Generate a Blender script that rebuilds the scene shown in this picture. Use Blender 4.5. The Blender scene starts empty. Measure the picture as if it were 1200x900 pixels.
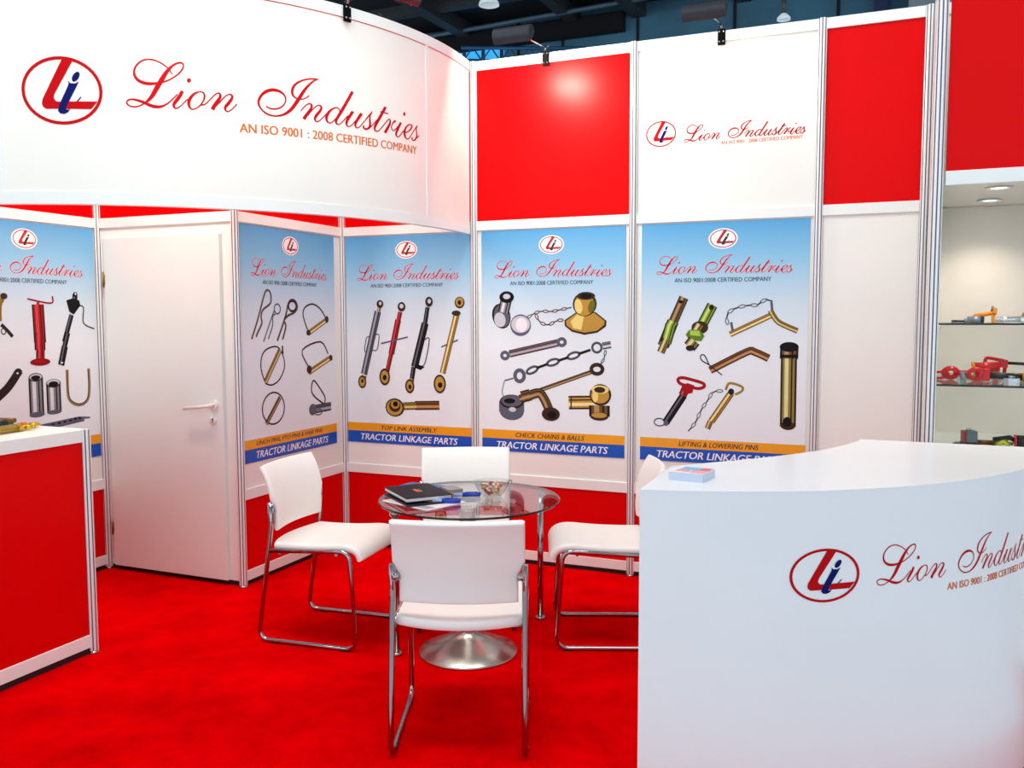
import bpy, bmesh, math, random
from mathutils import Vector, Matrix
from math import sin, cos, pi, radians as RAD, sqrt, atan2
SC = bpy.context.scene
COL = SC.collection
# ------------------------------------------------------------------ camera, world, big lights, exposure
cam = bpy.data.cameras.new('camera'); camo = bpy.data.objects.new('camera', cam); COL.objects.link(camo)
cam.sensor_width = 36; cam.lens = 1029.69 / 1200 * 36; cam.clip_end = 200; cam.clip_start = 0.05
YAW, PITCH, ROLL = -0.395, -0.0767, -0.0021
fwd = Vector((sin(YAW)*cos(PITCH), cos(YAW)*cos(PITCH), sin(PITCH)))
rgt = Vector((cos(YAW), -sin(YAW), 0)); upv = rgt.cross(fwd)
r2 = rgt*cos(ROLL) + upv*sin(ROLL); u2 = -rgt*sin(ROLL) + upv*cos(ROLL)
camo.matrix_world = Matrix(((r2.x, u2.x, -fwd.x, 3.31015), (r2.y, u2.y, -fwd.y, -4.93804), (r2.z, u2.z, -fwd.z, 1.51986), (0, 0, 0, 1)))
SC.camera = camo
world = bpy.data.worlds.new('hall_light'); SC.world = world; world.use_nodes = True
bgn = world.node_tree.nodes['Background']
bgn.inputs[1].default_value = 1.12
def _world():       # a wide, softly lit hall: bright stands round about, a darker roof overhead
    nt = world.node_tree; tc = nt.nodes.new('ShaderNodeTexCoord'); sp = nt.nodes.new('ShaderNodeSeparateXYZ'); r = nt.nodes.new('ShaderNodeValToRGB')
    nt.links.new(tc.outputs['Generated'], sp.inputs[0]); nt.links.new(sp.outputs['Z'], r.inputs['Fac']); nt.links.new(r.outputs[0], bgn.inputs[0])
    e = r.color_ramp.elements; e[0].position = 0.0; e[0].color = (0.88, 1.0, 1.11, 1); e[1].position = 1.0; e[1].color = (0.22, 0.26, 0.30, 1)
    for p, c in ((0.40, (0.98, 1.12, 1.23, 1)), (0.66, (0.30, 0.35, 0.40, 1))): e.new(p).color = c
_world()
SC.view_settings.view_transform = 'Standard'; SC.view_settings.look = 'None'
SC.view_settings.exposure = 0.0; SC.view_settings.gamma = 1.0; SC.view_settings.use_curve_mapping = False
def area(name, loc, target, power, sx, sy, color, parent=None, spread=180):
    l = bpy.data.lights.new(name, 'AREA'); l.shape = 'RECTANGLE'; l.size = sx; l.size_y = sy; l.energy = power; l.color = color
    l.spread = RAD(spread)
    o = bpy.data.objects.new(name, l); COL.objects.link(o); o.location = loc
    o.rotation_euler = (Vector(target) - Vector(loc)).to_track_quat('-Z', 'Y').to_euler()
    if parent: o.parent = parent
    return o
WARM = (1.0, 0.87, 0.72)
HALL = (1.0, 0.98, 0.92)
area('hall_lamp_light', (1.2, -3.4, 6.8), (1.2, -1.2, 0), 142, 2.2, 1.2, HALL)
area('hall_lamp_light', (3.5, -2.3, 6.8), (3.0, -1.9, 0), 74, 2.0, 1.2, HALL)
LAMP_W = 16.0
# ------------------------------------------------------------------ materials
def lin(h):
    h = h.lstrip('#'); o = []
    for i in (0, 2, 4):
        c = int(h[i:i+2], 16)/255; o.append(c/12.92 if c <= 0.04045 else ((c+0.055)/1.055)**2.4)
    return (*o, 1)
MATS = {}
def mat(name, hexc, rough=0.5, metal=0.0, spec=0.5, var=0.0, scale=20, bump=0.0, bscale=200, emit=0, coat=0, stretch=None):
    if name in MATS: return MATS[name]
    m = bpy.data.materials.new(name); MATS[name] = m; m.use_nodes = True
    nt = m.node_tree; b = nt.nodes['Principled BSDF']; c = lin(hexc)
    b.inputs['Base Color'].default_value = c; b.inputs['Roughness'].default_value = rough; b.inputs['Metallic'].default_value = metal
    b.inputs['Specular IOR Level'].default_value = spec; b.inputs['Coat Weight'].default_value = coat
    if emit:
        b.inputs['Emission Color'].default_value = c; b.inputs['Emission Strength'].default_value = emit
    if var or bump:
        tc = nt.nodes.new('ShaderNodeTexCoord'); mp = nt.nodes.new('ShaderNodeMapping'); nt.links.new(tc.outputs['Object'], mp.inputs['Vector'])
        if stretch: mp.inputs['Scale'].default_value = stretch
    if var:
        n = nt.nodes.new('ShaderNodeTexNoise'); n.inputs['Scale'].default_value = scale; n.inputs['Detail'].default_value = 5
        nt.links.new(mp.outputs[0], n.inputs['Vector'])
        r = nt.nodes.new('ShaderNodeValToRGB'); e = r.color_ramp.elements
        e[0].position = 0.3; e[1].position = 0.7
        e[0].color = tuple(max(0, x*(1-var)) for x in c[:3]) + (1,); e[1].color = tuple(min(1, x*(1+var)) for x in c[:3]) + (1,)
        nt.links.new(n.outputs['Fac'], r.inputs['Fac']); nt.links.new(r.outputs[0], b.inputs['Base Color'])
    if bump:
        n = nt.nodes.new('ShaderNodeTexNoise'); n.inputs['Scale'].default_value = bscale; n.inputs['Detail'].default_value = 4
        nt.links.new(mp.outputs[0], n.inputs['Vector'])
        bp = nt.nodes.new('ShaderNodeBump'); bp.inputs['Strength'].default_value = bump; bp.inputs['Distance'].default_value = 0.002
        nt.links.new(n.outputs['Fac'], bp.inputs['Height']); nt.links.new(bp.outputs[0], b.inputs['Normal'])
    return m
def glass(name, tint, rough=0.0, ior=1.5):
    m = bpy.data.materials.new(name); MATS[name] = m; m.use_nodes = True; nt = m.node_tree; nt.nodes.clear()
    out = nt.nodes.new('ShaderNodeOutputMaterial'); mx = nt.nodes.new('ShaderNodeMixShader'); t = nt.nodes.new('ShaderNodeBsdfTransparent')
    g = nt.nodes.new('ShaderNodeBsdfGlossy'); f = nt.nodes.new('ShaderNodeFresnel')
    t.inputs[0].default_value = (*tint, 1); g.inputs['Roughness'].default_value = rough; f.inputs[0].default_value = ior
    ge = nt.nodes.new('ShaderNodeNewGeometry'); mr = nt.nodes.new('ShaderNodeMapRange'); mr.inputs[3].default_value = ior; mr.inputs[4].default_value = 1/ior
    nt.links.new(ge.outputs['Backfacing'], mr.inputs[0]); nt.links.new(mr.outputs[0], f.inputs[0])
    nt.links.new(f.outputs[0], mx.inputs[0]); nt.links.new(t.outputs[0], mx.inputs[1]); nt.links.new(g.outputs[0], mx.inputs[2]); nt.links.new(mx.outputs[0], out.inputs[0])
    return m
M_WHITE = mat('white_laminate', '#ECEDE8', 0.38, var=0.015, scale=3, bump=0.02, bscale=120)
M_FRAME = mat('white_coated_aluminium', '#EAF0EE', 0.35, var=0.01, scale=8)
M_POST = mat('anodised_aluminium', '#EDEEF0', 0.36, 0.25, var=0.03, scale=6, stretch=(8, 8, 0.4))
M_RED = mat('red_laminate', '#DA0004', 0.34, spec=0.10, var=0.02, scale=2, bump=0.01, bscale=90)
M_DOOR = mat('white_door_laminate', '#E6EDE9', 0.42, var=0.012, scale=4)
M_CTR = mat('white_gloss_laminate', '#F3F4F6', 0.22, var=0.01, scale=3)
M_BLACK = mat('black_plastic', '#121214', 0.45, var=0.1, scale=30)
M_GROOVE = mat('groove_shade', '#74767C', 0.6, var=0.1)  # darker post aluminium: the grooves' shade put into the colour
M_CHROME = mat('chrome', '#A9A6A8', 0.08, 1.0, var=0.02, scale=10)
M_STEEL = mat('brushed_steel', '#B9B3AC', 0.27, 1.0, var=0.05, scale=60)
M_LEATHER = mat('white_leatherette', '#F4F1EC', 0.42, var=0.01, scale=12, bump=0.08, bscale=420)
M_DARK = mat('gap_shade', '#17181A', 0.6, var=0.1, scale=30)  # near-black: shade in the gaps under walls and counter put into colour
M_GLASS = glass('clear_glass', (0.95, 0.975, 0.965))
M_GEDGE = mat('dark_green_glass_edge', '#0B1B18', 0.08, var=0.05, scale=20)
M_TGLASS = glass('table_glass', (0.95, 0.96, 0.955), ior=2.2)
M_BOWL = glass('bowl_glass', (0.93, 0.94, 0.94), ior=1.35)
M_LOGORED = mat('red_vinyl', '#BE000C', 0.55, spec=0.1, var=0.02, scale=9)
M_LOGOBLUE = mat('navy_vinyl', '#06135F', 0.55, spec=0.1, var=0.03, scale=9)
M_LOGOWHITE = mat('white_print', '#F4F4F4', 0.45, var=0.01, scale=9)
M_ORANGE = mat('orange_vinyl', '#DC6A12', 0.55, spec=0.1, var=0.02, scale=9)
M_GREYLAMP = mat('grey_lamp_housing', '#3C3E45', 0.32, 0.5, var=0.06, scale=14)
# carpet: fibrous red
M_CARPET = mat('red_carpet', '#D20006', 0.95, spec=0.0, bump=0.6, bscale=260)
def _carpet():
    nt = M_CARPET.node_tree; b = nt.nodes['Principled BSDF']
    tc = nt.nodes.new('ShaderNodeTexCoord')
    n1 = nt.nodes.new('ShaderNodeTexNoise'); n1.inputs['Scale'].default_value = 3.2; n1.inputs['Detail'].default_value = 6; n1.inputs['Roughness'].default_value = 0.7
    n2 = nt.nodes.new('ShaderNodeTexNoise'); n2.inputs['Scale'].default_value = 170; n2.inputs['Detail'].default_value = 3
    ad = nt.nodes.new('ShaderNodeMath'); ad.operation = 'MULTIPLY_ADD'; ad.inputs[1].default_value = 0.45
    r = nt.nodes.new('ShaderNodeValToRGB'); e = r.color_ramp.elements
    e[0].position = 0.5; e[0].color = lin('#BA0002'); e[1].position = 0.95; e[1].color = lin('#EC0006')
    nt.links.new(tc.outputs['Object'], n1.inputs['Vector']); nt.links.new(tc.outputs['Object'], n2.inputs['Vector'])
    nt.links.new(n2.outputs['Fac'], ad.inputs[0]); nt.links.new(n1.outputs['Fac'], ad.inputs[2])
    nt.links.new(ad.outputs[0], r.inputs['Fac']); nt.links.new(r.outputs[0], b.inputs['Base Color'])
_carpet()
# ------------------------------------------------------------------ mesh building
class MB:
    def __init__(s): s.v = []; s.f = []; s.m = []; s.s = []; s.mats = []; s.cm = 0; s.sm = False
    def use(s, m, smooth=None):
        if m not in s.mats: s.mats.append(m)
        s.cm = s.mats.index(m)
        if smooth is not None: s.sm = smooth
        return s
    def face(s, ids): s.f.append(list(ids)); s.m.append(s.cm); s.s.append(s.sm)
    def box(s, x0, y0, z0, x1, y1, z1):
        b = len(s.v); s.v += [(x0,y0,z0),(x1,y0,z0),(x1,y1,z0),(x0,y1,z0),(x0,y0,z1),(x1,y0,z1),(x1,y1,z1),(x0,y1,z1)]
        for q in ((3,2,1,0),(4,5,6,7),(0,1,5,4),(1,2,6,5),(2,3,7,6),(3,0,4,7)): s.face([b+i for i in q])
        return s
    def tube(s, pts, r, n=10, closed=False, caps=True, smooth=True):
        P = [Vector(p) for p in pts]; N = len(P); R = r if isinstance(r, (list, tuple)) else [r]*N
        T = []
        for i in range(N):
            if closed: t = P[(i+1) % N] - P[i-1]
            else: t = P[min(i+1, N-1)] - P[max(i-1, 0)]
            T.append(t.normalized())
        a = Vector((0, 0, 1)) if abs(T[0].z) < 0.9 else Vector((1, 0, 0))
        nrm = (a - T[0]*a.dot(T[0])).normalized(); base = len(s.v); o = s.sm; s.sm = smooth
        for i in range(N):
            nrm = (nrm - T[i]*nrm.dot(T[i])).normalized(); bi = T[i].cross(nrm)
            for k in range(n):
                th = 2*pi*k/n; s.v.append(tuple(P[i] + (nrm*cos(th) + bi*sin(th))*R[i]))
        for i in range(N if closed else N-1):
            j = (i+1) % N
            for k in range(n):
                l = (k+1) % n; s.face([base+i*n+k, base+i*n+l, base+j*n+l, base+j*n+k])
        s.sm = False
        if caps and not closed:
            s.face([base+k for k in reversed(range(n))]); s.face([base+(N-1)*n+k for k in range(n)])
        s.sm = o
        return s
    def lathe(s, prof, c=(0,0,0), n=32, axis='z', smooth=True):
        base = len(s.v); o = s.sm; s.sm = smooth; ring = []
        for (r, h) in prof:
            ids = []
            if r < 1e-6:
                ids = [len(s.v)]*n; s.v.append((0, 0, h))
            else:
                for k in range(n): ids.append(len(s.v)); s.v.append((r*cos(2*pi*k/n), r*sin(2*pi*k/n), h))
            ring.append(ids)
        for a, b in zip(ring, ring[1:]):
            for k in range(n):
                l = (k+1) % n; q = []
                for i in (a[k], a[l], b[l], b[k]):
                    if i not in q: q.append(i)
                if len(q) > 2: s.face(q)
        for i in range(base, len(s.v)):
            x, y, z = s.v[i]
            if axis == 'x': x, y, z = z, x, y
            if axis == 'y': x, y, z = y, z, x
            s.v[i] = (x+c[0], y+c[1], z+c[2])
        s.sm = o
        return s
    def prism(s, poly, z0, z1):
        b = len(s.v); n = len(poly)
        s.v += [(x, y, z0) for x, y in poly] + [(x, y, z1) for x, y in poly]
        s.face([b+i for i in reversed(range(n))]); s.face([b+n+i for i in range(n)])
        for i in range(n):
            j = (i+1) % n; s.face([b+i, b+j, b+n+j, b+n+i])
        return s
    def arc(s, cx, cy, r0, r1, t0, t1, z0, z1, n=48):
        o = s.sm; C = [(r0, z0), (r1, z0), (r1, z1), (r0, z1)]
        for k in range(4):          # each long face keeps its own vertices, so edges stay crisp
            b = len(s.v); s.sm = k in (1, 3)
            for i in range(n+1):
                t = t0 + (t1-t0)*i/n
                for r, z in (C[k], C[(k+1) % 4]): s.v.append((cx+r*cos(t), cy+r*sin(t), z))
            for i in range(n): s.face([b+2*i, b+2*i+1, b+2*i+3, b+2*i+2])
        s.sm = False
        for t in (t0, t1):
            b = len(s.v); s.v += [(cx+r*cos(t), cy+r*sin(t), z) for r, z in C]; s.face([b, b+1, b+2, b+3])
        s.sm = o
        return s
    def pad(s, mid, nu, nv, T, r, Lu, Lv):
        """upholstered slab about a middle surface mid(u,v), u and v in 0..1"""
        def params(n, L):
            e = min(0.45, r/L); a = [e*(1-cos(pi/2*i/5)) for i in range(5)]
            return a + [e + (1-2*e)*i/n for i in range(n+1)] + [1-x for x in reversed(a)]
        U = params(nu, Lu); V = params(nv, Lv); o = s.sm; s.sm = True
        def hh(u, v):
            d = min(u*Lu, (1-u)*Lu)/r, min(v*Lv, (1-v)*Lv)/r
            h = 1.0
            for q in d: h *= sqrt(max(0, 1-(1-min(q, 1))**2))
            return h
        top = {}; bot = {}
        for i, u in enumerate(U):
            for j, v in enumerate(V):
                p = Vector(mid(u, v)); e = 1e-3
                du = Vector(mid(min(1, u+e), v)) - Vector(mid(max(0, u-e), v)); dv = Vector(mid(u, min(1, v+e))) - Vector(mid(u, max(0, v-e)))
                n = du.cross(dv).normalized(); h = hh(u, v)*T/2
                edge = i in (0, len(U)-1) or j in (0, len(V)-1)
                top[i, j] = len(s.v); s.v.append(tuple(p+n*h))
                if edge: bot[i, j] = top[i, j]
                else: bot[i, j] = len(s.v); s.v.append(tuple(p-n*h))
        for i in range(len(U)-1):
            for j in range(len(V)-1):
                s.face([top[i,j], top[i+1,j], top[i+1,j+1], top[i,j+1]])
                s.face([bot[i,j+1], bot[i+1,j+1], bot[i+1,j], bot[i,j]])
        s.sm = o
        return s
    def build(s, name, parent=None, bevel=0, fix=True):
        me = bpy.data.meshes.new(name); me.from_pydata(s.v, [], s.f)
        for m in s.mats: me.materials.append(m)
        me.polygons.foreach_set('material_index', s.m); me.polygons.foreach_set('use_smooth', s.s)
        if fix:
            bm = bmesh.new(); bm.from_mesh(me); bmesh.ops.recalc_face_normals(bm, faces=bm.faces); bm.to_mesh(me); bm.free()
        me.update()
        o = bpy.data.objects.new(name, me); COL.objects.link(o)
        if parent: o.parent = parent
        if bevel:
            b = o.modifiers.new('bevel', 'BEVEL'); b.width = bevel; b.segments = 2; b.limit_method = 'ANGLE'; b.angle_limit = RAD(50)
        return o
def mb(m, smooth=False): return MB().use(m, smooth)
def tag(o, label=None, cat=None, group=None, kind=None):
    for k, v in (('label', label), ('category', cat), ('group', group), ('kind', kind)):
        if v: o[k] = v
    return o
def thing(name, label, cat, loc=(0, 0, 0), rz=0, group=None):
    o = bpy.data.objects.new(name, None); COL.objects.link(o); o.location = loc; o.rotation_euler = (0, 0, rz); o.empty_display_size = 0.1
    return tag(o, label, cat, group)
def dup(root, loc, rz, label=None, group=None, rot=None):
    r = root.copy(); COL.objects.link(r); r.location = loc; r.rotation_euler = rot or (0, 0, rz)
    if label: r['label'] = label
    if group: r['group'] = group
    def kids(a, b):
        for ch in list(a.children):
            c = ch.copy(); COL.objects.link(c); c.parent = b; kids(ch, c)
    kids(root, r)
    return r
def fillet(pts, rad, n=6):
    P = [Vector(p) for p in pts]; out = [P[0]]
    for i in range(1, len(P)-1):
        r = rad[i] if isinstance(rad, (list, tuple)) else rad
        a = (P[i-1]-P[i]); b = (P[i+1]-P[i]); la, lb = a.length, b.length; a.normalize(); b.normalize()
        ang = a.angle(b); d = min(r/math.tan(ang/2), la*0.49, lb*0.49)
        p0, p1 = P[i]+a*d, P[i]+b*d
        for k in range(n+1):
            t = k/n; out.append(p0*(1-t)**2 + P[i]*2*t*(1-t) + p1*t*t)
    out.append(P[-1])
    return out
SCRIPT=[[(641,482,633,476),(592,562,583,552),(500,632,493,620),(417,667,412,653),(339,681,338,666),(248,665,253,649),(171,611,183,597),(123,541,141,533),(106,471,131,472),(117,410,143,426),(159,352,180,381),(234,314,246,352),(321,305,323,344),(416,322,414,350),(511,353,507,369),(607,399,601,412),(704,467,695,479),(771,539,758,548),(802,606,787,607),(789,656,777,642),(741,666,742,646),(678,642,688,622),(609,592,630,570),(535,514,574,486),(463,408,515,377),(419,334,473,303),(376,254,428,225),(337,175,379,147),(292,106,317,80),(257,66,267,50),(197,17,201,6),(116,-9,116,-23),(47,0,42,-13),(13,33,0,26),(21,62,12,73),(68,81,68,98),(137,70,142,94),(206,48,216,78),(255,26,269,58),(316,-3,329,35),(391,-19,398,20),(459,-12,455,20),(524,21,516,38),(588,72,580,82),(652,137,644,146),(706,196,698,204)],[(751,260,787,243),(713,185,750,164),(665,118,700,93),(633,61,666,47),(631,15,658,26),(664,-13,670,0),(697,-6,693,5),(746,32,740,39),(795,85,789,92),(849,138,841,146)],[(1002,263,1005,252),(949,247,960,227),(894,207,918,185),(851,147,886,132),(835,84,872,85),(847,29,874,42),(880,-7,889,7),(917,-9,916,2),(967,14,962,23),(1018,59,1009,68),(1058,113,1045,120),(1082,166,1064,170),(1088,212,1068,207),(1069,252,1057,240),(1029,268,1026,256),(1003,263,1004,252)],[(1022,61,1022,76),(1072,70,1068,82),(1115,105,1108,113),(1165,159,1157,167),(1215,217,1208,225),(1256,249,1250,260),(1279,255,1285,271),(1290,238,1314,246),(1281,204,1312,195),(1250,161,1283,141),(1205,100,1244,78),(1160,23,1203,1)],[(1235,61,1228,68),(1295,125,1286,132),(1328,165,1320,173),(1378,220,1371,228),(1419,248,1415,258),(1447,253,1453,268),(1462,233,1487,242),(1450,201,1480,188),(1406,143,1438,120),(1364,87,1395,68),(1352,41,1380,45),(1376,5,1387,16),(1407,-3,1406,8),(1447,20,1441,28),(1499,68,1492,74),(1546,123,1539,129)],[(1976,136,1982,145),(2024,109,2029,123),(2097,101,2098,117),(2171,118,2167,133),(2238,159,2228,170),(2286,224,2273,229),(2298,291,2282,286),(2272,353,2256,339),(2209,400,2195,372),(2125,420,2119,378),(2037,406,2046,366),(1951,359,1973,329),(1886,285,1913,270),(1853,207,1882,204),(1858,141,1882,151),(1897,84,1910,96),(1958,33,1968,48),(2039,1,2045,19),(2130,-2,2131,15),(2224,19,2218,40),(2313,59,2294,87),(2396,125,2362,152),(2466,213,2424,236),(2535,314,2491,336),(2601,420,2562,440),(2663,509,2637,528),(2737,588,2721,603),(2792,633,2784,646),(2844,656,2841,666)],[(2844,665,2842,654),(2770,665,2768,649),(2671,649,2673,632),(2573,615,2579,598),(2482,567,2497,548),(2414,505,2442,489),(2383,433,2419,432),(2389,366,2415,378),(2432,321,2444,336),(2492,306,2496,318),(2561,308,2559,319),(2630,339,2624,349),(2685,384,2677,393)],[(2537,128,2528,133),(2590,191,2582,197),(2648,241,2641,250),(2687,255,2689,270),(2704,241,2729,251),(2695,200,2726,193),(2653,143,2688,125),(2602,81,2641,61),(2561,19,2603,-1)],[(2655,72,2646,77),(2684,111,2675,116),(2734,169,2725,176),(2793,225,2786,233),(2840,252,2839,263),(2865,242,2883,256),(2867,212,2899,209),(2830,161,2864,144),(2778,101,2815,84),(2754,36,2787,37),(2778,-4,2791,9),(2821,-6,2817,4),(2878,37,2871,43),(2940,98,2932,104),(2982,144,2973,150)],[(3224,213,3209,208),(3212,249,3201,241),(3166,269,3163,256),(3109,256,3116,241),(3039,215,3060,197),(2979,152,3016,138),(2953,78,2993,81),(2974,16,2995,29),(3029,-5,3031,8),(3081,21,3073,29),(3145,84,3136,91)],[(3444,572,3489,559),(3371,452,3415,438),(3281,312,3326,297),(3206,193,3247,177),(3152,112,3192,99),(3126,47,3163,48),(3146,2,3163,15),(3192,-6,3190,5),(3248,30,3241,37),(3314,98,3306,104),(3381,167,3372,172)],[(3445,255,3487,238),(3394,183,3436,167),(3343,110,3386,98),(3321,45,3358,47),(3343,-4,3360,9),(3390,-12,3389,-1),(3444,20,3436,26),(3512,94,3503,99)],[(3619,249,3662,231),(3566,181,3610,164),(3515,106,3557,95),(3494,41,3530,43),(3514,-4,3531,8),(3558,-11,3555,0),(3612,24,3604,31),(3672,89,3662,94),(3755,175,3745,180),(3865,303,3854,308)],[(3845,285,3861,273),(3792,240,3805,231),(3721,163,3731,157)],[(3819,255,3837,253),(3799,209,3820,210),(3793,141,3824,147),(3795,88,3832,90),(3773,37,3805,22),(3733,11,3736,-13),(3696,14,3681,-2),(3684,33,3659,30),(3695,48,3683,54)],[(3812,28,3801,36),(3872,85,3863,90),(3947,161,3937,167),(4009,218,4000,223)],[(4131,433,4177,423),(4072,344,4118,332),(4006,249,4054,237),(3942,155,3990,143),(3895,69,3937,64),(3896,9,3921,19),(3951,-15,3952,-2),(4018,21,4009,27),(4096,99,4085,104),(4174,181,4164,187),(4237,234,4234,244),(4244,209,4273,215),(4221,155,4260,150),(4170,84,4216,73),(4109,-1,4158,-14)],[(4030,324,4033,335),(4118,322,4122,334),(4208,318,4213,332)],[(4379,245,4399,230),(4342,221,4367,205),(4305,180,4323,175),(4277,120,4295,122),(4291,72,4306,79),(4332,54,4331,65),(4385,89,4375,95),(4470,165,4458,170)],[(4493,228,4535,220),(4441,152,4486,145),(4390,66,4437,61),(4374,-1,4410,7),(4431,-41,4435,-28),(4495,0,4484,6),(4579,84,4572,93),(4634,67,4633,79),(4730,111,4715,121),(4799,178,4768,181),(4797,230,4773,218),(4737,232,4742,220),(4653,190,4676,180),(4591,114,4633,113),(4582,30,4625,39),(4621,-26,4643,-13),(4677,-38,4674,-27),(4742,3,4729,8),(4820,94,4806,98),(4900,185,4884,189),(4959,235,4937,243)],[(4923,223,4941,223),(4906,180,4925,182),(4910,111,4935,115),(4906,44,4937,44),(4856,-18,4875,-30),(4819,-20,4803,-34),(4808,5,4784,4),(4828,18,4820,24)],[(4927,12,4915,16),(5000,78,4988,82)]]
SDOTS=[[(895,413),(890,396),(879,382),(863,376),(849,380),(838,392),(834,408),(839,426),(850,440),(865,446),(880,442),(891,430)],[(4631,388),(4627,370),(4616,356),(4602,348),(4587,351),(4577,362),(4573,378),(4578,397),(4588,411),(4603,418),(4617,416),(4628,405)]]
LOGO={'L':[(59,844),(318,821),(295,756),(-177,-87),(-202,-185),(-153,-270),(-101,-280),(871,-248),(708,-450),(-404,-469),(-476,-416),(-500,-331),(-479,-222)],'i':[(151,262),(222,193),(336,186),(432,244),(353,79),(150,-316),(93,-437),(101,-480),(154,-479),(207,-445),(141,-544),(45,-590),(-50,-581),(-106,-518),(-84,-387),(31,-147),(167,138),(180,192)],'dot':[(452,385),(437,345),(414,306),(386,272),(355,247),(325,234),(298,232),(277,243),(264,266),(261,297),(267,335),(282,375),(304,414),(332,447),(363,472),(393,486),(420,488),(441,477),(454,454),(458,423)],'tick':[(459,-140),(483,-154),(398,-261),(350,-267)]}
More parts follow.
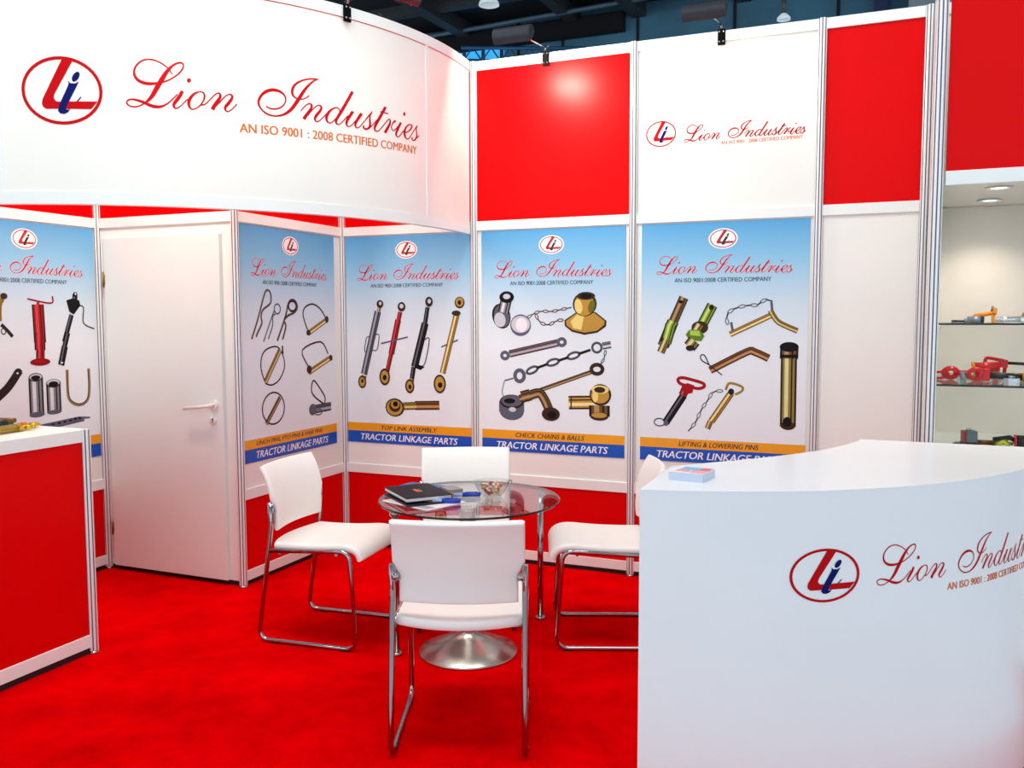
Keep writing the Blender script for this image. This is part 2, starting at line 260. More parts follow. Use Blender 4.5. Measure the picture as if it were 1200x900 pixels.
ART={
'P0':[('printed_clevis','brass clevis with black handle',[('s','brass1',54,[622,3240,582,3164,574,3000]),('e','brown',0,[636,3266,43,34]),('s','dark',39,[592,2966,668,2892,718,2834]),('r','brown',12,[614,2894,25,32])]),('printed_jack','red drop leg jack with crank',[('s','red2',20,[914,3242,1210,3198,1228,3278]),('t','red',34,[1046,3228,1042,3176]),('t','red',143,[1040,3184,1050,2760]),('t','red',129,[1050,2870,1044,2680]),('t','red',101,[1048,2688,1042,2564]),('e','red2',0,[1040,2548,128,42]),('e','red',0,[1042,2560,73,20])]),('printed_jack','black levelling jack with crank',[('s','bronze1',18,[1576,3174,1644,3152,1636,2974,1786,2904]),('t','black',65,[1534,3302,1526,3222]),('e','black',0,[1536,3304,31,29]),('p','black',0,[1410,3234,1496,3258,1588,3236,1602,3178,1506,3072,1446,3104]),('s','lsteel',47,[1476,3082,1468,3060]),('t','black',58,[1474,3068,1362,2760]),('t','black',60,[1414,2864,1360,2698]),('t','black',78,[1366,2710,1306,2500]),('e','paper',0,[1538,3310,11,13]),('e','paper',0,[1318,2526,13,11])]),('printed_sleeve','large steel sleeve',[('t','steel',171,[974,2378,974,1964]),('e','slate',0,[974,1968,98,31]),('e','dark',0,[974,2382,87,48]),('e','lsteel',0,[974,2384,76,36]),('e','black',0,[974,2376,59,28])]),('printed_sleeve','small steel sleeve',[('t','steel',177,[1196,2294,1196,1972]),('e','slate',0,[1196,1974,94,25]),('e','dark',0,[1196,2300,96,49]),('e','lsteel',0,[1196,2306,83,38]),('e','black',0,[1196,2292,64,31])]),('printed_bolt','bronze U bolt',[('t','bronze',33,[1384,2442,1382,2272,1390,2130,1438,2062,1520,2026,1608,2040,1666,2106,1684,2250,1682,2440])]),('printed_lift_arm','black bent arm',[('s','dark',93,[762,2448,712,2380,624,2282,490,2180]),('e','dark',0,[766,2448,48,45]),('e','paper',0,[756,2440,13,10])]),('printed_drawbar','slate drawbar with holes',[('p','slate',0,[976,1850,1514,1890,1678,1872,1678,1854,1590,1852,1598,1828,1226,1796]),('e','black',0,[1172,1838,19,10]),('e','black',0,[1252,1844,22,11]),('e','black',0,[1328,1850,19,11]),('e','black',0,[1402,1858,22,11]),('e','black',0,[1470,1866,22,13]),('e','black',0,[1530,1870,22,11])])],
'P1':[('printed_hairpin','large bronze hairpin',[('s','bronze1',25,[162,2790,274,3006,398,3286,454,3350,514,3314,510,3202,372,3122,336,3042,348,2968,268,2860,242,2812])]),('printed_hairpin','small grey hairpin',[('s','slate',19,[370,2756,524,3030,578,3116]),('r','slate',19,[634,3134,56,58]),('s','slate',19,[592,3074,544,3042,540,2942,456,2782])]),('printed_hairpin','dark double coil hairpin',[('s','bronze1',29,[620,2758,784,3042,838,3182,898,3242,982,3230,1022,3158,960,3094,834,3054,758,2998,788,2928,722,2772]),('r','dark',27,[922,3170,76,62])]),('printed_clip','bowed shackle clip',[('s','brown',21,[1234,2856,1154,3002,1136,3094,1190,3164,1326,3200,1460,3162,1564,3082,1628,3000]),('t','gold',63,[1238,2838,1652,3010]),('e','brown',0,[1238,2844,44,36]),('e','brown',0,[1636,3006,38,45])]),('printed_linch_pin','bronze linch pin with oval wire',[('s','brown',19,[380,2286,314,2444,334,2590,432,2670,618,2688,726,2574,742,2432,636,2294,496,2246,380,2276]),('t','brass',68,[384,2286,674,2656]),('s','dark',26,[712,2700,720,2598])]),('printed_clip','square wire clip',[('s','brown',22,[1224,2420,1104,2630,1492,2724,1652,2562]),('t','gold',67,[1230,2350,1726,2520]),('e','brown',0,[1240,2386,53,52]),('e','brown',0,[1712,2510,38,39])]),('printed_linch_pin','round linch pin',[('r','brown',20,[524,1970,204,187]),('t','bronze',58,[386,1800,652,2090])]),('printed_cotter_pin','blue grey pin with wire loop',[('s','dark',22,[1528,1932,1354,2030,1276,2122,1326,2244,1472,2120,1568,2004,1546,1930]),('t','slate',104,[1304,1878,1698,1884]),('e','slate',0,[1296,1878,79,73]),('r','slate',18,[1418,1834,83,34])])],
'P2':[('printed_top_link','grey top link',[('s','slate',15,[364,2776,306,2764,274,2594,328,2576]),('s','slate',15,[436,2804,494,2800,464,2616,394,2604]),('t','slate',90,[482,3108,258,2286]),('t','brass',48,[508,3164,492,3108]),('e','brown',0,[516,3204,51,52]),('e','lsteel',0,[520,3212,21,23]),('t','brass',68,[264,2272,248,2228]),('e','brown',0,[230,2186,61,84]),('e','gold',0,[230,2186,42,62]),('e','black',0,[234,2198,19,25])]),('printed_top_link','red top link with crossbar',[('t','red',60,[814,3102,608,2322]),('t','red',81,[782,2998,674,2558]),('s','slate',21,[524,2692,920,2780]),('e','brown',0,[834,3166,58,62]),('e','lsteel',0,[834,3174,29,29]),('e','brown',0,[572,2260,80,112]),('e','gold',0,[572,2260,58,84]),('e','black',0,[572,2252,29,36])]),('printed_top_link','black top link with lever',[('s','slate',17,[1150,2740,1230,2756,1166,2456,1092,2400]),('t','black',58,[1210,3160,1168,2930]),('t','black',96,[1174,2958,1014,2398]),('t','black',62,[1002,2398,966,2206]),('p','black',0,[1040,2440,1162,2402,1100,2360,1024,2386]),('e','brown',0,[1232,3226,54,65]),('e','lsteel',0,[1236,3234,24,29]),('t','brass',54,[972,2248,958,2192]),('e','brown',0,[942,2150,67,92]),('e','gold',0,[942,2150,45,67]),('e','black',0,[946,2142,24,31])]),('printed_top_link','brass top link with crossbar',[('s','slate',20,[1400,2658,1634,2748]),('t','gold',76,[1630,3104,1414,2326]),('e','brown',0,[1612,3082,63,34]),('e','brown',0,[1660,3214,69,73]),('e','gold',0,[1660,3220,54,57]),('e','black',0,[1658,3214,24,29]),('e','brown',0,[1374,2190,87,120]),('e','gold',0,[1374,2190,66,95]),('e','black',0,[1380,2176,33,36])]),('printed_rod_end','brass rod end',[('t','copper',110,[1018,1902,1366,1918]),('t','brass',93,[846,1888,1034,1900]),('e','brown',0,[718,1866,141,120]),('e','gold',0,[712,1864,118,101]),('e','brown',0,[718,1884,86,78]),('e','gold',0,[722,1906,64,56]),('e','black',0,[728,1912,38,36])])],
'P3':[('printed_hitch_ball','grey weld-on ball',[('e','dark',-18,[262,3044,120,156]),('e','slate',-18,[270,3044,100,136]),('e','lsteel',-18,[244,3000,75,90]),('t','steel',139,[332,3256,290,3086]),('e','black',0,[334,3274,97,72]),('e','lsteel',0,[334,3282,48,32])]),('printed_washer','grey flat washer',[('e','slate',0,[516,2934,136,132]),('e','lsteel',0,[516,2944,123,104]),('e','paper',0,[526,2938,76,84])]),('printed_hitch_ball','gold ball on flared base with chain',[('c','copper',49,[604,3024,716,3084,796,3102,916,3098,1054,3124,1174,3146]),('c','copper',52,[712,3066,766,2972,876,2938,984,2990,1088,2994]),('p','brown',0,[1220,3086,1078,2994,1082,2926,1172,2858,1326,2822,1484,2848,1590,2922,1596,2986,1464,3088]),('p','gold',0,[1224,3074,1096,2986,1104,2934,1180,2880,1326,2848,1476,2870,1564,2936,1574,2982,1452,3078]),('p','lgold',0,[1238,3064,1152,2980,1190,2898,1288,2880,1326,3064]),('e','brown',0,[1328,3182,148,144]),('e','gold',0,[1324,3174,124,128]),('e','lgold',-10,[1252,3156,48,86]),('e','dolive',15,[1412,3154,40,76]),('e','brown',0,[1344,3278,112,47]),('e','black',0,[1348,3278,72,29])]),('printed_link','mauve steel link bar',[('t','mauve',84,[368,2584,996,2726]),('r','slate',40,[310,2564,44,40]),('r','slate',40,[1044,2734,44,40])]),('printed_check_chain','steel check chain with rings',[('c','dsteel',116,[604,2364,776,2440,956,2498,1152,2562,1424,2654]),('r','slate',48,[502,2320,60,68]),('r','dsteel',28,[1480,2674,56,56]),('t','steel',76,[1546,2692,1650,2712]),('s','slate',17,[420,2288,304,2256]),('s','slate',10,[300,2252,272,2122,294,2054]),('c','slate',43,[1586,2638,1562,2532,1500,2454])]),('printed_check_rod','dark forged rod assembly',[('t','bronze',48,[776,2156,1416,2388]),('r','brown',46,[1482,2420,68,54]),('e','slate',0,[398,1876,160,104]),('p','slate',0,[230,2004,562,2016,562,1882,230,1868]),('e','dark',0,[398,2000,160,88]),('e','slate',0,[398,2010,140,72]),('e','black',0,[370,2008,75,32]),('e','lsteel',0,[408,1904,48,29]),('t','bronze',84,[502,2042,634,2084]),('t','bronze',110,[634,2084,756,2118,826,2044,900,1886]),('e','brown',0,[908,1868,116,84]),('e','black',0,[922,1858,58,47]),('t','bronze',133,[528,2062,644,2094])]),('printed_ball_joint','gold ball joint',[('t','gold',152,[1134,2014,1446,2028]),('s','brown',16,[1164,2084,1164,1944]),('t','bronze',239,[1514,1994,1516,1864]),('e','brown',0,[1512,1864,113,50]),('e','gold',0,[1512,1878,94,32]),('e','brown',0,[1526,2120,133,128]),('e','gold',0,[1522,2112,112,94]),('e','lgold',0,[1464,2098,36,68]),('e','lgold',0,[1522,2182,108,50]),('e','brown',0,[1518,2178,68,36])])],
'P4':[('printed_pin','green and bronze stepped pin',[('t','bronze',102,[488,3248,358,2946]),('t','green',126,[368,2982,258,2698]),('t','green',122,[346,2948,288,2736]),('t','olive',83,[296,2780,232,2628]),('e','black',0,[454,3200,25,18])]),('printed_bolt_pin','green pin with hexagon nut',[('t','green',112,[806,3162,684,2920]),('e','dark',0,[796,3136,29,32]),('e','brown',0,[670,2912,94,72]),('t','olive',102,[670,2948,610,2844]),('p','dgreen',0,[552,2886,672,2886,724,2818,690,2760,560,2766,512,2832]),('p','lgreen',0,[560,2878,664,2876,680,2816,564,2826]),('t','olive',137,[612,2766,556,2694]),('e','dark',0,[566,2682,50,32])]),('printed_hitch_pin','gold pin with bent handle and chain',[('c','steel',54,[976,2946,964,3058,1060,3126,1194,3156,1312,3160,1350,3218,1472,3192]),('s','slate',27,[1012,2972,1040,2836]),('s','slate',26,[1436,3192,1446,3100]),('t','gold',58,[1002,2838,1450,3054]),('t','brass',54,[1426,3100,1500,2986,1592,2932,1712,2880])]),('printed_bent_pin','bronze bent pin with clip',[('s','dark',13,[784,2494,694,2548,686,2600,728,2600,780,2494]),('t','copper',79,[790,2436,1186,2646,1270,2646,1420,2580]),('s','dark',12,[780,2496,924,2386])]),('printed_clevis_pin','large dark headed pin',[('t','olive',157,[1630,2614,1634,1842]),('e','brown',0,[1634,1852,77,47]),('t','bronze',179,[1632,2698,1630,2578]),('e','black',0,[1630,2706,99,54]),('s','black',35,[1536,2604,1724,2608]),('e','black',0,[1626,1894,45,54])]),('printed_hitch_pin','red handled black pin',[('s','red',36,[522,2258,454,2282,432,2326,486,2346,610,2320,714,2288,726,2250,664,2228,584,2242]),('t','black',82,[498,2146,296,1826]),('t','red',90,[526,2236,488,2146]),('p','red',0,[478,2260,540,2288,618,2262,598,2176,532,2160,478,2208]),('r','dark',11,[226,1830,61,43]),('e','slate',0,[300,1822,29,32])]),('printed_hitch_pin','gold D handled pin with chain',[('c','steel',51,[932,2208,828,2198,778,2112,702,1994,634,1840,538,1720]),('s','brass',27,[966,2222,994,2290,1050,2294,1146,2258,1136,2210,1068,2174]),('t','gold',71,[1026,2190,812,1862]),('t','brass',58,[804,1866,770,1780]),('e','dark',0,[1026,2204,32,36])])]}
# ------------------------------------------------------------------ flat lettering and print
def catmull(P, n=4):
    out = []
    for i in range(len(P)-1):
        p0, p1, p2, p3 = P[max(i-1, 0)], P[i], P[i+1], P[min(i+2, len(P)-1)]
        for k in range(n):
            t = k/n
            out.append(tuple(0.5*((2*b)+(-a+c)*t+(2*a-5*b+4*c-d)*t*t+(-a+3*b-3*c+d)*t**3) for a, b, c, d in zip(p0, p1, p2, p3)))
    out.append(tuple(P[-1]))
    return out
class Flat:
    """flat printed or cut-vinyl artwork in (a, z), later laid on a plane or bent round a cylinder"""
    def __init__(s): s.v = []; s.f = []; s.m = []; s.mats = []; s.lay = 0
    def mi(s, m):
        if m not in s.mats: s.mats.append(m)
        return s.mats.index(m)
    def poly(s, m, pts, d):
        b = len(s.v); s.v += [(x, z, d) for x, z in pts]; s.f.append(list(range(b, b+len(pts)))); s.m.append(s.mi(m))
    def ribbon(s, m, L, R, d, closed=False):
        b = len(s.v); n = len(L); s.v += [(x, z, d) for x, z in L] + [(x, z, d) for x, z in R]; k = s.mi(m)
        for i in range(n if closed else n-1):
            j = (i+1) % n; s.f.append([b+i, b+j, b+n+j, b+n+i]); s.m.append(k)
    def stroke(s, m, pts, w, d, off=0, n=4, closed=False):
        C = catmull(pts, n) if len(pts) > 2 else [tuple(p) for p in pts]; L = []; R = []
        for i, (x, z) in enumerate(C):
            a, b = C[max(i-1, 0)], C[min(i+1, len(C)-1)]
            tx, tz = b[0]-a[0], b[1]-a[1]; l = math.hypot(tx, tz) or 1; nx, nz = -tz/l, tx/l
            x += nx*off; z += nz*off
            L.append((x+nx*w/2, z+nz*w/2)); R.append((x-nx*w/2, z-nz*w/2))
        s.ribbon(m, L, R, d, closed)
    def bm(s):
        bm = bmesh.new(); vs = [bm.verts.new((a, -d, z)) for a, z, d in s.v]
        for f, k in zip(s.f, s.m):
            try:
                q = bm.faces.new([vs[i] for i in f]); q.material_index = k
            except ValueError: pass
        return bm
    def build(s, name, parent, cyl=None):
        bm = s.bm(); bm.normal_update()
        bmesh.ops.triangulate(bm, faces=[f for f in bm.faces if len(f.verts) > 4])
        if cyl:
            cx, cy, R = cyl; a = min(v.co.x for v in bm.verts); e = max(v.co.x for v in bm.verts)
            while a < e:
                a += 0.025
                bmesh.ops.bisect_plane(bm, geom=bm.verts[:]+bm.edges[:]+bm.faces[:], plane_co=(a, 0, 0), plane_no=(1, 0, 0))
            for v in bm.verts:
                r = R - v.co.y; t = v.co.x/R; v.co = Vector((cx+r*cos(t), cy+r*sin(t), v.co.z))
        me = bpy.data.meshes.new(name); bm.to_mesh(me); bm.free()
        for m in s.mats: me.materials.append(m)
        o = bpy.data.objects.new(name, me); COL.objects.link(o); o.parent = parent
        return o
def text_flat(body, m, x0, x1, z0, h, d, shear=0.0, bold=0.0, tilt=0.0, f=None):
    """a line of capitals fitted between x0 and x1, cap height h, standing on z0"""
    cu = bpy.data.curves.new('t', 'FONT'); cu.body = body; cu.size = 1; cu.shear = shear; cu.resolution_u = 3; cu.fill_mode = 'FRONT'
    o = bpy.data.objects.new('t', cu); COL.objects.link(o)
    dg = bpy.context.evaluated_depsgraph_get(); me = bpy.data.meshes.new_from_object(o.evaluated_get(dg))
    xs = [v.co.x for v in me.vertices]; ys = [v.co.y for v in me.vertices]; ax, bx = min(xs), max(xs)
    ay, by = min(ys), max(ys)
    f = f or Flat(); k = f.mi(m)
    for n, s in enumerate((-1, 0, 1) if bold else (0,)):      # bold face: the strokes thickened sideways
        b = len(f.v)
        for v in me.vertices:
            x = x0 + (v.co.x-ax)/(bx-ax)*(x1-x0); f.v.append((x + s*bold*h*3, z0 + (v.co.y-ay)/(by-ay)*h + tilt*(x-x0), d + n*0.00005))
        for p in me.polygons: f.f.append([b+i for i in p.vertices]); f.m.append(k)
    bpy.data.objects.remove(o); bpy.data.curves.remove(cu); bpy.data.meshes.remove(me)
    return f
def script_flat(m, x0, W, z0, d, f=None, tilt=0.0, H=None, grow=0.0):
    f = f or Flat(); H = H or W
    for st in SCRIPT:
        P = catmull([tuple(q) for q in st], 4); L = []; R = []
        for a, b, c, e in P:
            if grow:
                cx, cz = (a+c)/2, (b+e)/2; l = math.hypot(a-c, b-e) or 1; k = 1 + grow/l
                a, c = cx+(a-cx)*k, cx+(c-cx)*k; b, e = cz+(b-cz)*k, cz+(e-cz)*k
            L.append((x0+a/5000*W, z0+b/5000*H+tilt*a/5000*W)); R.append((x0+c/5000*W, z0+e/5000*H+tilt*c/5000*W))
        f.ribbon(m, L, R, d)
    for q in SDOTS: f.poly(m, [(x0+a/5000*W, z0+b/5000*H+tilt*a/5000*W) for a, b in q], d)
    return f
def logo_flat(cx, cz, w, h, d, disc=False, red=None, blue=None):
    """the oval company mark: ring, red L, navy i"""
    f = Flat(); sx, sz = w/2000, h/1727; red = red or M_LOGORED; blue = blue or M_LOGOBLUE
    E = lambda k: [(cx+k[0]*1000*sx*cos(2*pi*i/40), cz+k[1]*864*sz*sin(2*pi*i/40)) for i in range(40)]
    if disc: f.poly(M_LOGOWHITE, E((1.12, 1.14)), d)
    f.ribbon(red, E((1, 1)), E((0.92, 0.905)), d+0.0003, True)
    for k, m, e in (('L', red, 0.0003), ('i', blue, 0.0006), ('dot', blue, 0.0006), ('tick', blue, 0.0006)):
        f.poly(m, [(cx+a*sx, cz+b*sz) for a, b in LOGO[k]], d+e)
    return f
# ------------------------------------------------------------------ print colours
INK = dict(black='#0F0D0E', dark='#2A1D16', brown='#3A2718', bronze1='#5D4632', gold='#B98F3E', lgold='#E9D27E', dolive='#6F6A1E', brass='#9C7B35', brass1='#8A6A2C',
    copper='#7A4B27', olive='#8A7A3C', green='#7C9A2A', dgreen='#5E7E1C', lgreen='#A8C94E', steel='#7E828C', slate='#5A5C6C', lsteel='#C6C8D4', dsteel='#4E505A',
    mauve='#6E5E68', bronze='#6B4F2E', red='#A00C16', red2='#8A0E16', paper='#EFE9EE')
HI = dict(green='#C3D86A', olive='#D9D193', gold='#F0DC9A', brass='#D8BE78', copper='#C08A54', bronze='#B08A55', steel='#D6D8DE', slate='#A6A8B4', red='#C23038', black='#5A5A62', mauve='#B7A8B0')
def ink(c): return mat('print_'+c, INK[c], 0.5, spec=0.15, var=0.04, scale=40)
def hi(c): return mat('print_light_'+c, HI.get(c, '#CCCCCC'), 0.4, var=0.04, scale=40)
S2 = 1/2000
def pairs(l): return [(l[i]*S2, l[i+1]*S2) for i in range(0, len(l), 2)]
def artwork(layers, name, parent, d0):
    f = Flat(); d = d0
    for ly in layers:
        k, c = ly[0], ly[1]
        if k == 's': f.stroke(ink(c), pairs(ly[3]), ly[2]*S2, d)
        elif k == 't':
            P = pairs(ly[3]); w = ly[2]*S2
            f.stroke(ink('dark' if c != 'black' else 'black'), P, w*1.06, d); f.stroke(ink(c), P, w*0.80, d+0.0001)
            f.stroke(hi(c), P, w*0.26, d+0.0002, -w*0.14); f.stroke(ink('dark'), P, w*0.1, d+0.0002, w*0.2); d += 0.0002
        elif k == 'p': f.poly(ink(c), pairs(ly[3]), d)
        elif k == 'e':
            a, z, rx, rz = [q*S2 for q in ly[3]]; ro = RAD(-ly[2])
            f.poly(ink(c), [(a+rx*cos(t)*cos(ro)-rz*sin(t)*sin(ro), z+rx*cos(t)*sin(ro)+rz*sin(t)*cos(ro)) for t in [2*pi*i/18 for i in range(18)]], d)
        elif k == 'r':
            a, z, rx, rz = [q*S2 for q in ly[3]]; w = ly[2]*S2/2; T = [2*pi*i/24 for i in range(24)]
            f.ribbon(ink(c), [(a+(rx+w)*cos(t), z+(rz+w)*sin(t)) for t in T], [(a+(rx-w)*cos(t), z+(rz-w)*sin(t)) for t in T], d, True)
        elif k == 'c':
            C = catmull(pairs(ly[3]), 8); size = ly[2]*S2*1.35; acc = 0; last = C[0]; flip = 0
            for a, b in zip(C, C[1:]):
                acc += math.hypot(b[0]-a[0], b[1]-a[1])
                if acc >= size*0.8:
                    ang = atan2(b[1]-last[1], b[0]-last[0]); cx, cz = (b[0]+last[0])/2, (b[1]+last[1])/2
                    if flip % 2 == 0:
                        T = [2*pi*i/12 for i in range(12)]
                        def el(p, q): return [(cx+p*cos(t)*cos(ang)-q*sin(t)*sin(ang), cz+p*cos(t)*sin(ang)+q*sin(t)*cos(ang)) for t in T]
                        f.ribbon(ink(c), el(size*0.6, size*0.32), el(size*0.38, size*0.13), d, True)
                    else: f.stroke(ink('dark'), [last, b], size*0.2, d)
                    acc = 0; last = b; flip += 1
        d += 0.00012
    return f.build(name, parent)
# ------------------------------------------------------------------ floor and stand walls
fl = mb(M_CARPET).prism([(-6, -3.0), (2.75, -3.0), (3.5, -2.62), (3.95, -2.0), (4.1, -1.24), (4.62, -1.0), (4.62, 0.4), (-6, 0.4)], -0.03, 0).build('floor'); tag(fl, 'bright red carpet of the exhibition stand', kind='structure')
hf = mb(mat('grey_aisle_floor', '#D2D6DC', 0.5, var=0.08, scale=2)).box(-14, -16, -0.05, 16, 3.0, -0.006).build('floor_aisle'); tag(hf, 'pale grey aisle floor in front of the stand', kind='structure')
hf = mb(mat('hall_concrete', '#4A4C50', 0.6, var=0.15, scale=2)).box(-14, 3.0, -0.03, 16, 15, 0).build('floor_hall'); tag(hf, 'grey hall floor behind the stand', kind='structure')
ZT, ZM0, ZM1, ZL0, ZL1 = 3.055, 2.044, 2.10, 0.49, 0.55
XC, XD, YD = 0.044, -0.97, -1.037
def post(parent, x, y, z1=ZT, name='post', z0=0.012):
    """eight-sided grooved aluminium upright"""
    poly = []; R = 0.0215
    for k in range(8):
        a = 2*pi*k/8; n = Vector((cos(a), sin(a))); t = Vector((-sin(a), cos(a))); h = R*math.tan(pi/8)
        for (s, dd) in ((-h, 0), (-0.0028, 0), (-0.0028, -0.005), (0.0028, -0.005), (0.0028, 0)):
            q = n*(R+dd) + t*s; poly.append((x+q.x, y+q.y))
    m = mb(M_POST).prism(poly, z0, z1); m.mats.append(M_GROOVE)
    for i in range(len(poly)):
        if i % 5 in (1, 2, 3): m.m[2+i] = 1
    m.use(M_CHROME).lathe([(0, 0), (0.026, 0), (0.026, 0.006), (0.012, 0.012), (0, 0.012)], (x, y, 0), 16)
    return m.build(name, parent)
def wall_x(root, x0, x1, y, parts, posts):
    """bays along x whose faces look to -y"""
    for (name, m, a, b, z0, z1) in parts:
        rec = 0.008 if name.endswith('panel') else -0.002
        mb(m).box(a, y+rec, z0, b, y+0.026, z1).build(name, root, bevel=0.0015 if name == 'rail' else 0)
    for q in posts: post(root, q, y+0.004)
def wall_y(root, x, y0, y1, parts, posts):
    """bays along y whose faces look to +x"""
    for (name, m, a, b, z0, z1) in parts:
        rec = 0.008 if name.endswith('panel') else -0.002
        mb(m).box(x-0.026, a, z0, x-rec, b, z1).build(name, root, bevel=0.0015 if name == 'rail' else 0)
    for q in posts: post(root, x-0.004, q)
def bay(a, b, top, low=None):
    p = [('rail', M_FRAME, a, b, 3.0, ZT), ('rail', M_FRAME, a, b, ZM0, ZM1), ('rail', M_FRAME, a, b, ZL0, ZL1), ('rail', M_FRAME, a, b, 0.028, 0.084)]
    p += [('red_panel' if top is M_RED else 'white_panel', top, a, b, ZM1, 3.0), ('white_panel', M_WHITE, a, b, ZL1, ZM0), ('red_panel', M_RED, a, b, 0.084, ZL0)]
    return p
def core(name, poly, label):
    o = mb(M_DARK).prism(poly, 0.0, 0.028).build(name); return tag(o, label, kind='structure')  # low black strip in the foot gap, standing in for its shade
wb = core('wall_back', [(XC-0.01, 0.012), (4.62, 0.012), (4.62, 0.026), (XC-0.01, 0.026)], 'back wall of white and red panels in aluminium posts')
g = 0.018
P = []
for a, b, top in ((XC, 1, M_RED), (1, 2, M_RED), (2, 3, M_WHITE), (3, 3.5, M_RED), (3.5, 4.6, M_WHITE)): P += bay(a+g, b-g, top)
wall_x(wb, 0, 0, 0, P, (1, 2, 3, 3.505, 4.6)); post(wb, XC, 0.0)
ws = core('wall_side', [(XC-0.026, YD), (XC-0.012, YD), (XC-0.012, 0), (XC-0.026, 0)], 'side wall panel between the door and the back corner')
wall_y(ws, XC, 0, 0, bay(YD+g, -g, M_RED), (YD,))
wl = core('wall_left', [(XD-0.026, -3.1), (XD-0.012, -3.1), (XD-0.012, YD), (XD-0.026, YD)], 'side wall panel left of the door')
wall_y(wl, XD, 0, 0, bay(-2.06, YD-g, M_RED) + bay(-3.08, -2.09, M_RED), (YD, -2.075, -3.095))
wd = core('wall_door', [(XD, YD+0.012), (XC, YD+0.012), (XC, YD+0.026), (XD, YD+0.026)], 'wall bay that holds the white door')
wall_x(wd, 0, 0, YD, [('rail', M_FRAME, XD+g, XC-g, 3.0, ZT), ('rail', M_FRAME, XD+g, XC-g, ZM0, ZM1), ('red_panel', M_RED, XD+g, XC-g, ZM1, 3.0),
    ('white_panel', M_WHITE, XD+g, -0.90, 0.028, ZM0), ('white_panel', M_WHITE, -0.066, XC-g, 0.028, ZM0), ('white_panel', M_WHITE, -0.90, -0.066, 1.96, ZM0)], ())
d1 = mb(M_DOOR).box(-0.912, YD-0.018, 0.030, -0.056, YD+0.02, 1.982).build('door_1', bevel=0.003); tag(d1, 'plain white stand door, closed', kind='structure')
hm = mb(mat('white_nylon', '#F2EFEC', 0.35, var=0.01), True)
hm.tube([(-0.116, YD-0.018, 1.03), (-0.116, YD-0.028, 1.03)], 0.026, 20).tube(fillet([(-0.116, YD-0.02, 1.03), (-0.116, YD-0.068, 1.028), (-0.292, YD-0.066, 1.006)], 0.02), [0.0105]*8+[0.010], 12)
hm.build('door_handle', d1)
km = mb(MATS['white_nylon'], True).lathe([(0, 0), (0.024, 0), (0.024, 0.007), (0.021, 0.009), (0, 0.009)], (-0.125, YD-0.0265, 0.943), 24, 'y')
km.use(M_BLACK).tube([(-0.125, YD-0.0262, 0.948), (-0.125, YD-0.028, 0.948)], 0.006, 10).box(-0.1275, YD-0.028, 0.932, -0.1225, YD-0.0262, 0.948)
km.build('keyhole_plate', d1)
for z in (1.741, 0.261):
    mb(mat('brass_hinge', '#8C7440', 0.35, 0.9, var=0.1)).tube([(-0.914, YD-0.02, z-0.045), (-0.914, YD-0.02, z+0.045)], 0.006, 10).box(-0.914, YD-0.0225, z-0.03, -0.904, YD-0.017, z+0.03).build('hinge', d1)
# ------------------------------------------------------------------ posters
def m_sheet():
    m = mat('poster_print', '#FFFFFF', 0.33); nt = m.node_tree; b = nt.nodes['Principled BSDF']
    tc = nt.nodes.new('ShaderNodeTexCoord'); sp = nt.nodes.new('ShaderNodeSeparateXYZ'); r = nt.nodes.new('ShaderNodeValToRGB')
    mr = nt.nodes.new('ShaderNodeMapRange'); mr.inputs[1].default_value = 0.695; mr.inputs[2].default_value = 2.037
    nt.links.new(tc.outputs['Object'], sp.inputs[0]); nt.links.new(sp.outputs['Z'], mr.inputs[0]); nt.links.new(mr.outputs[0], r.inputs['Fac']); nt.links.new(r.outputs[0], b.inputs['Base Color'])
    e = r.color_ramp.elements; e[0].position = 0.0; e[0].color = lin('#E6EEF2'); e[1].position = 1.0; e[1].color = lin('#4EA0D6')
    for p, c in ((0.5, '#E2EAF0'), (0.66, '#CBDEEA'), (0.85, '#88C2E4')):
        q = e.new(p); q.color = lin(c)
    return m
M_SHEET = m_sheet()
M_BANDO = mat('orange_print_band', '#EA9E08', 0.36, var=0.02); M_BANDB = mat('blue_print_band', '#0050B8', 0.36, var=0.02)
M_TBLK = mat('black_print', '#15161C', 0.4, var=0.05); M_SCR = mat('red_script_print', '#CC0C1C', 0.5, spec=0.1, var=0.03); M_LRED = mat('dark_red_print', '#B0141F', 0.4, var=0.03)
def poster(key, caption, label, loc, rz, cap=(0.3, 0.69)):
    t = thing('poster', label, 'poster', loc, rz, 'product posters on the stand walls'); W = 0.91
    mb(M_SHEET).box(0, -0.004, 0.695, W, -0.001, 2.037).build('sheet', t)
    f = Flat(); f.poly(M_BANDB, [(0, 0.693), (W, 0.693), (W, 0.770), (0, 0.770)], 0.0043); f.build('blue_band', t)
    f = Flat(); f.poly(M_BANDO, [(0, 0.770), (W, 0.770), (W, 0.824), (0, 0.824)], 0.0043); f.build('orange_band', t)
    text_flat('TRACTOR LINKAGE PARTS', M_LOGOWHITE, 0.10, 0.81, 0.712, 0.041, 0.0046, 0.22, 0.008).build('banner_text', t)
    if caption: text_flat(caption, M_TBLK, cap[0], cap[1], 0.783, 0.028, 0.0046, 0.22, 0.008).build('caption_text', t)
    logo_flat(0.455, 1.944, 0.142, 0.098, 0.0043, True, M_LRED, M_TBLK).build('logo', t)
    f = script_flat(M_LOGOWHITE, 0.087, 0.74, 1.757, 0.0043, grow=22); script_flat(M_SCR, 0.087, 0.74, 1.757, 0.0046, f, grow=12); f.build('script_lettering', t)
    text_flat('AN ISO 9001:2008 CERTIFIED COMPANY', M_TBLK, 0.19, 0.715, 1.708, 0.0235, 0.0046, 0, 0.006).build('certificate_line', t)
    cnt = {}
    for name, lab, layers in ART[key]:
        o = artwork(layers, name, t, 0.0046); o['label'] = lab
    return t
H = pi/2
